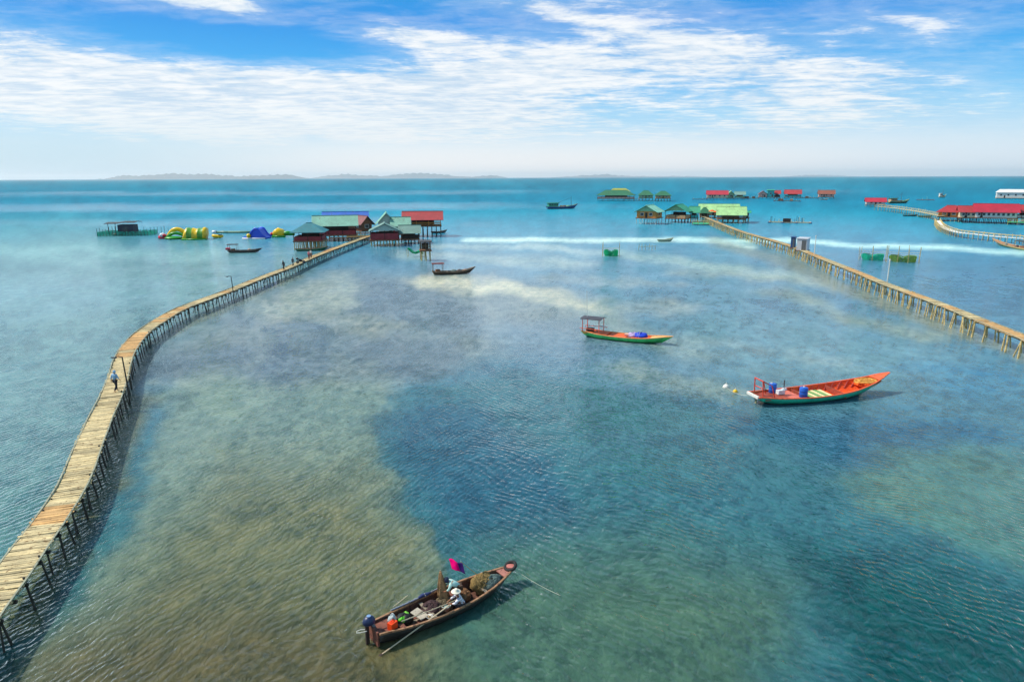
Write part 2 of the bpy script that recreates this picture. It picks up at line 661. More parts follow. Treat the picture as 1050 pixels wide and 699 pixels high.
# weed and sand among the anchored boats
poly([(700, 400), (780, 430), (900, 425), (1020, 440), (1060, 470), (960, 470), (880, 480), (780, 450)], (0.003, 0.080, 0.150), 14, 0.8)
poly([(872, 480), (930, 462), (1000, 462), (1120, 470), (1120, 590), (1040, 580), (960, 545), (890, 520)], (0.055, 0.155, 0.125), 14, 0.75, 1.6)
poly([(930, 330), (1080, 355), (1080, 420), (960, 400)], (0.015, 0.16, 0.27), 24, 0.65)
poly([(700, 330), (860, 330), (980, 372), (900, 385), (760, 385), (690, 362)], (0.085, 0.230, 0.280), 22, 0.7)
poly([(480, 340), (600, 330), (740, 360), (720, 395), (560, 380)], (0.07, 0.16, 0.23), 18, 0.6)
poly([(850, 260), (1120, 266), (1120, 345), (960, 320), (860, 290)], (0.010, 0.090, 0.155), 20, 0.65)
# pale sand streaks
for pts, wd, col, am in [
        ([(440, 288), (510, 293), (570, 302), (600, 312)], 6, (0.50, 0.48, 0.29), 1.0),
        ([(560, 300), (640, 312), (700, 318)], 7, (0.25, 0.28, 0.20), 0.6),
        ([(590, 318), (660, 345), (720, 360)], 8, (0.18, 0.24, 0.20), 0.5),
        ([(640, 376), (690, 388), (740, 400)], 8, (0.20, 0.25, 0.17), 0.6),
        ([(660, 342), (760, 352), (860, 370)], 5, (0.18, 0.24, 0.20), 0.45),
        ([(800, 300), (880, 330), (960, 345)], 6, (0.20, 0.25, 0.16), 0.55),
        ([(700, 276), (800, 282), (850, 290)], 5, (0.26, 0.31, 0.22), 0.6),
        ([(420, 262), (520, 268), (600, 272)], 5, (0.30, 0.40, 0.33), 0.55),
        ([(480, 246), (600, 247.5), (690, 245.5), (740, 247), (770, 253)], 1.8, (0.52, 0.84, 0.74), 0.85),
        ([(700, 246), (800, 247), (900, 252), (1000, 256), (1090, 262)], 1.8, (0.44, 0.82, 0.76), 0.85),
        ([(640, 262), (760, 274), (800, 280)], 4, (0.28, 0.42, 0.33), 0.6),
        ([(440, 251), (540, 256), (620, 262)], 3, (0.35, 0.48, 0.42), 0.5),
        ([(560, 284), (640, 288), (700, 292)], 3, (0.22, 0.26, 0.22), 0.5),
        ([(-60, 262), (60, 262), (200, 262)], 6, (0.16, 0.36, 0.34), 0.5)]:
    brk = np.clip((0.7 if wd < 2 else 0.35) + 1.5 * (fbm(U / 26, V / 5, int(pts[0][0]) + 200, 5, 0.62) - .18), 0, 1)
    layer(col, 1 - sstep(linedist(pts, 0.25 if wd < 2 else 0.9), wd * 0.1, wd * 1.8), am * brk)
# brown along the left pier: shallow sand plus the pier's shade and reflection painted in
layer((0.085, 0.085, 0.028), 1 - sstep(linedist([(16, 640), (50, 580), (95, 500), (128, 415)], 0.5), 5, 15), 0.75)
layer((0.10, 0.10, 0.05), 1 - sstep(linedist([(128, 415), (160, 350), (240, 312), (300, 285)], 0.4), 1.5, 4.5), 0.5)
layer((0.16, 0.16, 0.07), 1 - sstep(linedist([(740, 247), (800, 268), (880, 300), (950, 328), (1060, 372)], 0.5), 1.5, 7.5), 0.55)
# broad mottling of the bottom
mott = (fbm(U / 22, V / 9, 71, 5, 0.6) - .5) * 0.55 + (fbm(U / 6, V / 3, 91, 4, 0.6) - .5) * 0.35
# weed clumps: dark specks and rags over the bottom, thicker in some places than in others
cl = fbm(U / 7.5, V / 3.6, 131, 4, 0.6) * 0.62 + fbm(U / 46, V / 24, 137, 3, 0.55) * 0.38
clump = sstep(cl, 0.53, 0.62) * sstep(V, 60, 130)
WC = WC * (1 - clump[..., None] * np.array([0.34, 0.26, 0.22]))
grey = WC.mean(axis=-1, keepdims=True)
dw = (0.13 * sstep(V, 45, 90) * (1 - 0.8 * sstep(V, 230, 340)))[..., None]
WC = WC * (1 - dw) + grey * dw
CALM = None
WC = np.clip(WC * (1 + mott[..., None] * np.array([1.0, 0.8, 0.7]) * 1.35), 0.0005, 0.95)

# slicks: calm bands where ripples lie down
CALM = np.zeros(U.shape)
fade_r = 1 - sstep(U, -110, 60)
for pts, wd, am in [([(-80, 214), (200, 213.5), (640, 212.5)], 3.4, 1.0), ([(-80, 200), (300, 199), (900, 196)], 1.6, .8),
                    ([(-60, 228), (120, 230), (430, 226)], 3, .5), ([(480, 230), (560, 232), (640, 234)], 3, .5),
                    ([(560, 206), (720, 208), (860, 206)], 1.5, .4)]:
    CALM = np.maximum(CALM, (1 - sstep(linedist(pts, 0.15), wd * 0.3, wd * 1.6)) * am * (0.25 + 0.75 * fade_r) * (0.55 + 0.9 * fbm(U / 90, V / 6, 57, 4, 0.6)))
CALM = np.clip(CALM + (fbm(U / 60, V / 7, 51, 5, 0.6) - .62) * 0.6, 0, 1)

nr, nth = RR.shape
verts = np.stack([GX.ravel(), GY.ravel(), np.zeros(GX.size)], axis=-1)
ii, jj = np.meshgrid(np.arange(nr - 1), np.arange(nth), indexing='ij')
j2 = (jj + 1) % nth
quads = np.stack([ii * nth + jj, (ii + 1) * nth + jj, (ii + 1) * nth + j2, ii * nth + j2], axis=-1).reshape(-1, 4)
me = bpy.data.meshes.new('sea_water')
me.vertices.add(len(verts))
me.vertices.foreach_set('co', verts.ravel())
nq = len(quads)
me.loops.add(nq * 4 + nth)
me.loops.foreach_set('vertex_index', np.concatenate([quads.ravel(), np.arange(nth)[::-1]]).astype(np.int32))
me.polygons.add(nq + 1)
me.polygons.foreach_set('loop_start', np.concatenate([np.arange(nq) * 4, [nq * 4]]).astype(np.int32))
me.update(calc_edges=True)
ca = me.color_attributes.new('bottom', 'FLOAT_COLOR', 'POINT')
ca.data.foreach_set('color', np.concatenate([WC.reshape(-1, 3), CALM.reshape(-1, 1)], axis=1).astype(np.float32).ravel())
if me.polygons[0].normal.z < 0:
    me.flip_normals()
sea = bpy.data.objects.new('sea_water', me)
COL.objects.link(sea)
sea['kind'] = 'structure'

m, n, out = new_mat('shallow_sea_water')
attr = n.new('ShaderNodeAttribute', attribute_name='bottom')
pos = n.new('ShaderNodeNewGeometry').outputs['Position']
px_, py_, pz_ = n.sep(pos)
dist = n.math('SQRT', px_ * px_ + py_ * py_)
# ripples: short crests running roughly away from the beach, bent by a slow drift
warp = n.noise(pos, 0.05, 2.0, 0.5)
pv = n.new('ShaderNodeVectorMath', operation='ADD')
n.put(pv.inputs[0], pos)
n.put(pv.inputs[1], n.xyz((warp - 0.5) * 9.0, (warp - 0.5) * 5.0, 0.0))
def ripples(turn, seed):
    a = n.noise(n.mapping(pv.outputs[0], scale=(2.7, 1.45, 1), rot=(0, 0, R(turn)), loc=(seed, 0, 0)), 1.0, 2.0, 0.55, 0.5)
    b = n.noise(n.mapping(pv.outputs[0], scale=(6.0, 3.4, 1), rot=(0, 0, R(turn + 17)), loc=(0, seed, 0)), 1.0, 2.0, 0.6, 0.3)
    return a, b


# the ripple train bends round the meadow: one heading over the flat, another over deep water
la, lb = ripples(24, 3.0)
ra, rb = ripples(-42, 11.0)
side = n.smooth(px_ - py_ * 0.02 + (n.noise(pos, 0.03, 2.0) - 0.5) * 26.0, -7.0, -1.0)
w1 = la * (1.0 - side) + ra * side
w2 = lb * (1.0 - side) + rb * side
w3 = n.noise(n.mapping(pos, scale=(0.42, 0.20, 1), rot=(0, 0, R(-14))), 1.0, 2.0, 0.5, 0.4)
w4 = n.noise(n.mapping(pos, scale=(0.10, 0.05, 1), rot=(0, 0, R(10))), 1.0, 3.0, 0.55, 0.3)


def trains(turn, period):
    wv = n.new('ShaderNodeTexWave', wave_type='BANDS', bands_direction='X', wave_profile='SIN')
    n.put(wv.inputs['Vector'], n.mapping(pv.outputs[0], rot=(0, 0, R(turn))))
    wv.inputs['Scale'].default_value = 0.314 / period
    wv.inputs['Distortion'].default_value = 7.0
    wv.inputs['Detail'].default_value = 2.5
    wv.inputs['Detail Scale'].default_value = 1.1
    wv.inputs['Detail Roughness'].default_value = 0.55
    return S(n, wv.outputs['Fac'])


crest = trains(30, .42) * (1.0 - side) + trains(-50, .46) * side
patch = n.smooth(n.noise(n.mapping(pos, scale=(.16, .09, 1)), 1.0, 3.0, .6), .30, .68)
ridge = 1.0 - n.math('ABSOLUTE', w1 * 2.0 - 1.0)      # sharper crests, rounder troughs
calm = S(n, attr.outputs['Alpha'])
far = n.smooth(dist, 60.0, 420.0)
hgt = (crest * (0.012 + patch * 0.030) + ridge * 0.030 + w1 * 0.13 + w2 * 0.045) * (1.0 - calm * 0.5) + w3 * 0.10 + w4 * 0.22
bump = n.new('ShaderNodeBump')
n.put(bump.inputs['Strength'], n.smooth(dist, 22.0, 190.0, 1.0, 0.42))
bump.inputs['Distance'].default_value = 1.0
n.put(bump.inputs['Height'], hgt)
soft = n.new('ShaderNodeBump')
soft.inputs['Strength'].default_value = 0.5
soft.inputs['Distance'].default_value = 1.7
n.put(soft.inputs['Height'], hgt)
fine = n.noise(n.mapping(pos, scale=(0.9, 0.5, 1)), 1.0, 5.0, 0.65)
body = n.mix(1.0, attr.outputs['Color'], n.ramp(n.smooth(fine, 0.28, 0.74), [(0.0, (.72, .80, .84)), (1.0, (1.25, 1.17, 1.12))]), 'MULTIPLY')
# light enters the turbid water and spreads before it comes back: soft shadows, softly lit ripples
dif = n.new('ShaderNodeBsdfPrincipled')
dif.subsurface_method = 'RANDOM_WALK'
n.put(dif.inputs['Base Color'], body)
dif.inputs['Roughness'].default_value = 1.0
dif.inputs['Specular IOR Level'].default_value = 0.0
dif.inputs['Subsurface Weight'].default_value = 1.0
dif.inputs['Subsurface Radius'].default_value = (0.7, 1.0, 1.0)
dif.inputs['Subsurface Scale'].default_value = 0.9
n.link(soft.outputs[0], dif.inputs['Normal'])
glo = n.new('ShaderNodeBsdfGlossy')
glo.inputs['Color'].default_value = (0.95, 0.98, 1.0, 1)
n.put(glo.inputs['Roughness'], n.remap(far, 0.0, 1.0, 0.03, 0.20))
n.link(bump.outputs[0], glo.inputs['Normal'])
fr = n.new('ShaderNodeFresnel')
fr.inputs['IOR'].default_value = 1.33
n.link(bump.outputs[0], fr.inputs['Normal'])
# wave faces hide each other at a low angle, so a rough sea mirrors less than flat glass
frc = n.math('MINIMUM', S(n, fr.outputs[0]), n.smooth(dist, 45.0, 430.0, 0.56, 0.06) + calm * 0.34)
mixs = n.new('ShaderNodeMixShader')
n.put(mixs.inputs[0], frc)
n.link(dif.outputs[0], mixs.inputs[1])
n.link(glo.outputs[0], mixs.inputs[2])
n.link(mixs.outputs[0], out.inputs['Surface'])
me.materials.append(m)

# ------------------------------------------------------------------ materials
M = {}
M['plank'] = paint('sun_bleached_plank', srgb(196, 178, 136), 0.85, 0.28, 1.6, 0.25, srgb(120, 92, 58), 0.006, 30, island=0.42)
M['plank_warm'] = paint('warm_brown_plank', srgb(204, 162, 108), 0.85, 0.25, 1.6, 0.2, srgb(120, 88, 60), 0.006, 30, island=0.38)
M['beam'] = paint('weathered_beam', srgb(112, 92, 68), 0.85, 0.3, 2.5, 0.3, srgb(60, 48, 36))
M['dark_pile'] = paint('wet_dark_pile', srgb(58, 56, 50), 0.7, 0.4, 3, 0.4, srgb(34, 40, 32))
M['pale_pile'] = paint('pale_barnacled_pile', srgb(214, 190, 130), 0.85, 0.35, 2.5, 0.4, srgb(128, 108, 62))
M['white_pole'] = paint('white_pole', srgb(225, 222, 210), 0.6, 0.1)
M['steel'] = paint('grey_steel', srgb(96, 98, 100), 0.5, 0.2, 3, 0.2, srgb(90, 66, 48), metallic=0.3)
M['tin_grey'] = paint('grey_tin_sheet', srgb(214, 216, 224), 0.5, 0.12, 2, 0.15, srgb(120, 100, 90), wave=('X', 4))
M['glass'] = paint('dim_window', srgb(46, 54, 60), 0.2, 0.3, 2, spec=0.7)
M['dark_open'] = paint('dark_stained_board', srgb(52, 40, 36), 0.8, 0.3, 2)
M['white_paint'] = paint('white_paint', srgb(226, 224, 216), 0.6, 0.08, 2, 0.08, srgb(150, 140, 120))
M['cream'] = paint('cream_wall', srgb(226, 206, 170), 0.7, 0.12, 2, 0.12, srgb(150, 120, 90))
M['maroon'] = paint('maroon_board', srgb(146, 48, 56), 0.7, 0.25, 2, 0.15, srgb(60, 34, 32))
M['brown_wall'] = paint('brown_board', srgb(134, 92, 64), 0.8, 0.25, 2, 0.25, srgb(74, 52, 40))
M['tan_wall'] = paint('tan_board', srgb(196, 160, 118), 0.8, 0.2, 2, 0.2, srgb(120, 92, 66))
M['orange_wall'] = paint('orange_board', srgb(214, 138, 62), 0.7, 0.2, 2, 0.15, srgb(140, 84, 50))
M['pink_wall'] = paint('pink_board', srgb(226, 176, 160), 0.7, 0.15, 2, 0.15, srgb(150, 104, 90))
M['green_wall'] = paint('pale_green_board', srgb(150, 196, 150), 0.7, 0.15, 2, 0.1, srgb(90, 120, 90))
M['teal_wall'] = paint('teal_board', srgb(40, 186, 184), 0.6, 0.15, 2, 0.1, srgb(40, 110, 110))
M['greygreen_wall'] = paint('grey_green_board', srgb(176, 196, 184), 0.7, 0.12, 2, 0.1, srgb(120, 130, 120))


def tin(name, rgb, ax='X', var=0.20, wear=0.20):
    return paint(name, srgb(*rgb), 0.55, var, 0.45, wear, tuple(c * 0.4 + k for c, k in zip(srgb(*rgb), (.07, .04, .025))), wave=(ax, 3.0), island=0.08)


ROOF = {k: (tin('%s_tin_roof' % k, c, 'X'), tin('%s_tin_roof_cross' % k, c, 'Y')) for k, c in {
    'teal': (28, 128, 140), 'pale_green': (128, 186, 164), 'blue': (24, 104, 206), 'red': (180, 52, 58), 'rust': (150, 92, 92),
    'grey_green': (118, 158, 148), 'lime': (176, 222, 150), 'dark_green': (16, 112, 74), 'green': (60, 170, 130), 'mint': (160, 226, 196),
    'white': (236, 238, 236), 'brown': (146, 84, 66), 'mustard': (176, 176, 70), 'charcoal': (66, 64, 66), 'crimson': (190, 34, 60)}.items()}


def cloth(name, col):
    m, n, out = new_mat(name)
    tc = n.new('ShaderNodeTexCoord').outputs['Object']
    c = n.mix(n.smooth(n.noise(tc, 4.0, 4.0), .3, .7), tuple(k * .85 for k in col), tuple(min(k * 1.1, .95) for k in col))
    d = n.new('ShaderNodeBsdfDiffuse')
    tl = n.new('ShaderNodeBsdfTranslucent')
    n.put(d.inputs['Color'], c)
    n.put(tl.inputs['Color'], c)
    mx = n.new('ShaderNodeMixShader')
    mx.inputs[0].default_value = .4
    n.link(d.outputs[0], mx.inputs[1])
    n.link(tl.outputs[0], mx.inputs[2])
    n.link(mx.outputs[0], out.inputs['Surface'])
    return m


# ------------------------------------------------------------------ stilt houses
def roof_mesh(kind, W, D, ez, rz_, ov, hipx=0.5):
    """roof skin of real thickness; local X across, Y away"""
    mb = MB()
    hw, hd = W / 2 + ov, D / 2 + ov
    th = 0.10
    drop = ov * (rz_ - ez) / (D / 2 if kind == 'gable_x' else W / 2)
    e = ez - drop
    if kind == 'gable_x':
        for s in (-1, 1):
            g = [[(-hw + 2 * hw * i / 6, s * hd, e) for i in range(7)], [(-hw + 2 * hw * i / 6, s * 0.02, rz_) for i in range(7)]]
            mb.sheet(g, th)
    elif kind == 'gable_y':
        for s in (-1, 1):
            g = [[(s * hw, -hd + 2 * hd * i / 6, e) for i in range(7)], [(s * 0.02, -hd + 2 * hd * i / 6, rz_) for i in range(7)]]
            mb.sheet(g, th)
    elif kind == 'flat':
        mb.box((0, 0, (ez + rz_) / 2), (W + 2 * ov, D + 2 * ov, max(0.12, rz_ - ez)), rx=0.05)
    else:  # hip
        rl = W * hipx / 2
        a = [(-hw, -hd, e), (hw, -hd, e), (hw, hd, e), (-hw, hd, e), (-rl, 0, rz_), (rl, 0, rz_)]
        b = [(x, y, z - th) for x, y, z in a]
        f = [(0, 1, 5, 4), (1, 2, 5), (2, 3, 4, 5), (3, 0, 4)]
        mb.add(a + b, f + [tuple(i + 6 for i in q[::-1]) for q in f] + [(0, 6, 7, 1), (1, 7, 8, 2), (2, 8, 9, 3), (3, 9, 6, 0)])
    return mb


def stilt_house(name, label, px0, px1, yw, yf, ye, yr, D=8.0, rz=0.0, roof='gable_x', rc='teal', wall='half', wm='maroon', gm=None,
                nst=(5, 3), windows=0, door=True, rail='beam', pile='pale_pile', group=None, ov=0.7, cat='house', wall_h=None, hipx=0.45):
    c = at((px0 + px1) / 2, yw)
    s = 1.0 / ppm(c)
    fwd = Vector((c.x, c.y, 0)).normalized()
    yaw = rz + math.atan2(-fwd.x, fwd.y) * 0.85
    W = (px1 - px0) * s - 2 * ov * 0.9
    h = lambda y: (yw - y) * s * 1.005
    fl, ez, rz_ = h(yf), h(ye), h(yr)
    base = c + fwd * (D / 2)
    # roof heights are read from the picture at the front of the house; the ridge lies deeper
    rz_ = rz_ if roof in ('flat', 'gable_y') else rz_ - (D / 2) * (CAM_H / c.length) * 0.55
    ez = ez + 0.1
    t = thing(name, label, cat, (base.x, base.y, 0), yaw, group)
    dk = MB()
    dk.box((0, 0, fl - 0.15), (W + .2, D + 0.5, 0.30))
    dk.build('deck', M['brown_wall'], t)
    for i in range(nst[0]):
        for j in range(nst[1]):
            x = -W / 2 + 0.2 + (W - 0.4) * i / max(nst[0] - 1, 1)
            y = -D / 2 + 0.2 + (D - 0.4) * j / max(nst[1] - 1, 1)
            l1, l2 = random.uniform(-.15, .15), random.uniform(-.15, .15)
            MB().tube([(x + l1, y + l2, -1.2), (x, y, fl - 0.32)], random.uniform(.10, .15), 6).build('stilt', M[pile], t)
    gm = gm or wm
    wt_ = 0.10
    top = ez - 0.06 if roof != 'flat' else ez
    if wall == 'closed':
        zt = top
    elif wall == 'half':
        zt = fl + (wall_h or (top - fl) * 0.42)
    else:
        zt = None
    if zt:
        wl = MB()
        H = zt - fl
        ins = 0.25
        for sy in (-1, 1):
            wl.box((0, sy * (D / 2 - ins), fl + H / 2), (W - 2 * ins, wt_, H))
        for sx in (-1, 1):
            wl.box((sx * (W / 2 - ins), 0, fl + H / 2), (wt_, D - 2 * ins - 2 * wt_, H))
        wl.build('wall', M[wm], t)
        if wall == 'closed':
            fy = -(D / 2 - 0.25) - wt_ / 2
            n_ = windows
            span = W - 1.2
            wh = min(1.3, H * 0.45)
            for i in range(n_):
                x = -span / 2 + span * (i + .5) / n_
                ww = min(1.3, span / n_ * 0.6)
                zc = fl + H * 0.55
                fr_ = MB()
                fr_.box((x - ww / 2, fy - .03, zc), (.1, .09, wh + .1)).box((x + ww / 2, fy - .03, zc), (.1, .09, wh + .1))
                fr_.box((x, fy - .031, zc + wh / 2), (ww - .1, .09, .1)).box((x, fy - .031, zc - wh / 2), (ww - .1, .09, .1))
                wf = fr_.build('window', M['white_paint'], t)
                MB().box((x, fy - .012, zc), (ww - .1, .03, wh - .1)).build('pane', M['glass'], wf)
            if door:
                dx = span / 2 * 0.55 if n_ < 2 else (-span / 2 + span / n_)
                MB().box((dx, fy - .02, fl + min(1, H * .42)), (.9, .06, min(2, H * .84))).build('door', M['dark_open'], t)
            # side windows on both ends
            for sx in (-1, 1):
                wf = MB().box((sx * (W / 2 - .25 + wt_ / 2 + .03), 0, fl + H * .55), (.06, 1.4, wh)).build('window', M['white_paint'], t)
                MB().box((sx * (W / 2 - .25 + wt_ / 2 + .055), 0, fl + H * .55), (.03, 1.2, wh - .2)).build('pane', M['glass'], wf)
    if wall != 'closed':
        nx = max(3, int(W / 3) + 1)
        for i in range(nx):
            for sy in (-1, 1):
                x = -W / 2 + .12 + (W - .24) * i / (nx - 1)
                MB().box((x, sy * (D / 2 - .1), (fl + ez) / 2 - .02), (.14, .14, ez - fl)).build('post', M['dark_open' if wall == 'half' else rail], t)
        # things kept inside: a back partition and a counter
        MB().box((0, D * .12, fl + (ez - fl) * .40), (W * .62, .12, (ez - fl) * .78)).build('partition', M['dark_open'], t)
        if wall == 'open':
            for sy in (-1, 1):
                for k in (.35, .7, 1.0):
                    MB().box((0, sy * (D / 2 - .02), fl + k), (W, .06, .09 if k < 1 else .14)).build('rail', M[rail], t)
    if roof in ('gable_x', 'gable_y'):
        g = MB()
        for sgn in (-1, 1):
            if roof == 'gable_x':
                x = sgn * (W / 2 - .25)
                hd = D / 2 - .25
                k = (rz_ - ez) / (D / 2)
                pts = [(x - .05, -hd, ez - .06), (x - .05, hd, ez - .06), (x - .05, 0, ez + k * hd - .12)]
                pts += [(p[0] + .1, p[1], p[2]) for p in pts]
            else:
                y = sgn * (D / 2 - .25)
                hw = W / 2 - .25
                k = (rz_ - ez) / (W / 2)
                pts = [(-hw, y - .05, ez - .06), (hw, y - .05, ez - .06), (0, y - .05, ez + k * hw - .12)]
                pts += [(p[0], p[1] + .1, p[2]) for p in pts]
            g.add(pts, [(0, 1, 2), (5, 4, 3), (0, 3, 4, 1), (1, 4, 5, 2), (2, 5, 3, 0)])
        g.build('gable', M[gm], t)
    rm = ROOF[rc][1 if roof == 'gable_y' else 0]
    ro = roof_mesh(roof, W, D, ez, rz_, ov, hipx).build('roof', rm, t)
    cap = MB()
    if roof == 'gable_x':
        cap.box((0, 0, rz_ + .05), (W + 2 * ov, .35, .08))
    elif roof == 'gable_y':
        cap.box((0, 0, rz_ + .05), (.35, D + 2 * ov, .08))
    elif roof == 'hip':
        cap.box((0, 0, rz_ + .04), (W * hipx + .2, .3, .08))
    if cap.v:
        cap.build('ridge_cap', rm, ro)
    return t


# ------------------------------------------------------------------ boats
def two_tone(name, top, low, zline, rough=0.4, wear=0.12, band=None):
    m, n, out = new_mat(name)
    b = n.new('ShaderNodeBsdfPrincipled')
    tc = n.new('ShaderNodeTexCoord').outputs['Object']
    x, y, z = n.sep(tc)
    nz = n.noise(tc, 1.4, 5.0, 0.62)
    nf = n.noise(n.mapping(tc, scale=(1.5, 1.5, 7)), 2.5, 5.0, 0.65)
    c = n.mix(n.smooth(nz, .3, .7), tuple(k * .78 for k in top), tuple(min(k * 1.18, .95) for k in top))
    c = n.mix(n.smooth(nf, .66 - wear * .5, .74 - wear * .4), c, tuple(k * .4 + .03 for k in top))
    if band:
        c = n.mix(n.smooth(z, band[0], band[0] + .02), c, band[1])
    c = n.mix(n.smooth(z + (nf - .5) * .14, zline + .02, zline - .02), c, low)
    # strakes: seams between the planks, and streaks that ran down from the rail
    seam = n.math('FRACT', z * 6.5 + nz * .25 + 40.0)
    c = n.mix(n.smooth(seam, .10, .03) * .55, c, tuple(k * .35 for k in top))
    strk = n.noise(n.mapping(tc, scale=(5, 5, .5)), 1.6, 4.0, .6)
    c = n.mix(n.smooth(strk, .54, .74) * .5, c, tuple(k * .45 + .02 for k in top))
    bp = n.new('ShaderNodeBump')
    bp.inputs['Distance'].default_value = .02
    n.put(bp.inputs['Height'], n.smooth(seam, .0, .12))
    n.link(bp.outputs[0], b.inputs['Normal'])
    n.put(b.inputs['Base Color'], c)
    b.inputs['Roughness'].default_value = rough
    n.link(b.outputs[0], out.inputs['Surface'])
    return m


def hull_section(t, L, B, beam, sheer, keel, inset=0.0, drop=0.0, floor=None, m=6, rake=(0.05, 0.16)):
    b = max(beam(t) * B / 2 - inset, 0.012)
    zs = sheer(t) - drop
    zk = keel(t) + inset
    half = []
    for j in range(m + 1):
        s = j / m
        y = b * (1 - s ** 2.3)
        z = zs + (zk - zs) * s ** 0.95
        if floor is not None:
            z = max(z, min(floor, zs - 0.01))
        # stem and transom lean: keel is shorter than the sheer
        xs = -L / 2 + L * t
        xk = -L / 2 + L * (rake[0] + (1 - rake[0] - rake[1]) * t)
        half.append((xs + (xk - xs) * s, y, z))
    return half + [(x, -y, z) for x, y, z in half[:-1][::-1]]


def boat_hull(root, L, B, beam, sheer, keel, mats, floor=0.1, n=26, rake=(0.05, 0.16), thick=0.05, rim=0.07, t0=0.0, t1=1.0):
    kw = dict(L=L, B=B, beam=beam, sheer=sheer, keel=keel, rake=rake)
    tt = [i / (n - 1) for i in range(n)]
    outer = MB()
    rings = []
    for t in tt:
        o = hull_section(t, **kw)
        i_ = hull_section(min(max(t, .012), .985), inset=thick, drop=0.0, **kw)
        rings.append(o + i_[::-1])
    outer.loft(rings, True, True)
    hull = outer.build('hull', mats['hull'], root, True)
    lin = MB()
    rings = []
    for t in tt:
        if not (t0 <= t <= t1):
            continue
        q = min(max(t, .02), .97)
        a = hull_section(q, inset=thick + .006, drop=.03, floor=floor, **kw)
        b_ = hull_section(q, inset=thick + .026, drop=.03, floor=floor + .02, **kw)
        rings.append(a + b_[::-1])
    lin.loft(rings, True, True)
    lining = lin.build('inner_lining', mats['inner'], root)
    for s in (1, -1):
        g = MB()
        rings = []
        for t in tt:
            h_ = hull_section(t, **kw)
            x, y, z = h_[0]
            y *= s
            w_ = rim
            rings.append([(x, y + w_ * .5, z - .02), (x, y + w_ * .5, z + .05), (x, y - w_ * .7, z + .05), (x, y - w_ * .7, z - .02)])
        g.loft(rings, True, True)
        g.build('gunwale', mats['rim'], root)
    return hull, lining


def interp(*pts):
    xs = [p[0] for p in pts]
    ys = [p[1] for p in pts]

    def f(t):
        if t <= xs[0]:
            return ys[0]
        for i in range(len(xs) - 1):
            if t <= xs[i + 1]:
                u = (t - xs[i]) / (xs[i + 1] - xs[i])
                # Catmull-Rom through the given stations
                y0 = ys[max(i - 1, 0)]
                y3 = ys[min(i + 2, len(ys) - 1)]
                y1, y2 = ys[i], ys[i + 1]
                return 0.5 * (2 * y1 + (y2 - y0) * u + (2 * y0 - 5 * y1 + 4 * y2 - y3) * u * u + (3 * y1 - y0 - 3 * y2 + y3) * u ** 3)
        return ys[-1]
    return f


def place_between(ps, pb):
    """root position and heading of a boat from its stern and bow on the water"""
    d = pb - ps
    return (ps + pb) / 2, math.atan2(d.y, d.x), math.hypot(d.x, d.y)


def canopy(root, x0, x1, w, z0, z1, roof_mat, post_mat, arch=0.18, th=0.06):
    n_ = 6
    g = [[(x, -w / 2 + w * j / n_, z1 + arch * math.sin(math.pi * j / n_)) for j in range(n_ + 1)] for x in (x0 - .25, (x0 + x1) / 2, x1 + .25)]
    ro = MB().sheet(g, th).build('canopy_roof', roof_mat, root)
    for x in (x0, x1):
        for y in (-1, 1):
            MB().tube([(x, y * w * .42, z0), (x, y * w * .42, z1 + .01)], .045, 6).build('canopy_post', post_mat, root)
    return ro


# ------------------------------------------------------------------ people
def skin_mesh(name, chains, mat, parent, extra=None, sub=1):
    """one continuous body surface grown round a jointed skeleton: chains = list of [(point, radius), ...]"""
    verts, rad, edges, idx = [], [], [], {}
    for ch in chains:
        prev = None
        for p, r in ch:
            k = tuple(round(c, 3) for c in p)
            if k not in idx:
                idx[k] = len(verts)
                verts.append(p)
                rad.append(r)
            if prev is not None and prev != idx[k]:
                edges.append((prev, idx[k]))
            prev = idx[k]
    me_ = bpy.data.meshes.new(name)
    me_.from_pydata(verts, edges, [])
    o = bpy.data.objects.new(name, me_)
    COL.objects.link(o)
    mod = o.modifiers.new('skin', 'SKIN')
    mod.use_smooth_shade = True
    if not me_.skin_vertices:
        bm = bmesh.new()
        bm.from_mesh(me_)
        bm.verts.layers.skin.verify()
        bm.to_mesh(me_)
        bm.free()
    for i, sv in enumerate(me_.skin_vertices[0].data):
        sv.radius = (rad[i], rad[i])
        sv.use_root = (i == 0)
    ss = o.modifiers.new('sub', 'SUBSURF')
    ss.levels = ss.render_levels = sub
    dg = bpy.context.evaluated_depsgraph_get()
    dg.update()
    new = bpy.data.meshes.new_from_object(o.evaluated_get(dg))
    bpy.data.objects.remove(o)
    bpy.data.meshes.remove(me_)
    if extra:
        bm = bmesh.new()
        bm.from_mesh(new)
        tmp = bpy.data.meshes.new('tmp')
        tmp.from_pydata(extra.v, [], extra.f)
        bm.from_mesh(tmp)
        bpy.data.meshes.remove(tmp)
        bmesh.ops.recalc_face_normals(bm, faces=bm.faces[:])
        bm.to_mesh(new)
        bm.free()
    new.name = name
    new.materials.clear()
    new.materials.append(mat)
    new.polygons.foreach_set('use_smooth', [True] * len(new.polygons))
    o2 = bpy.data.objects.new(name, new)
    COL.objects.link(o2)
    o2.parent = parent
    return o2


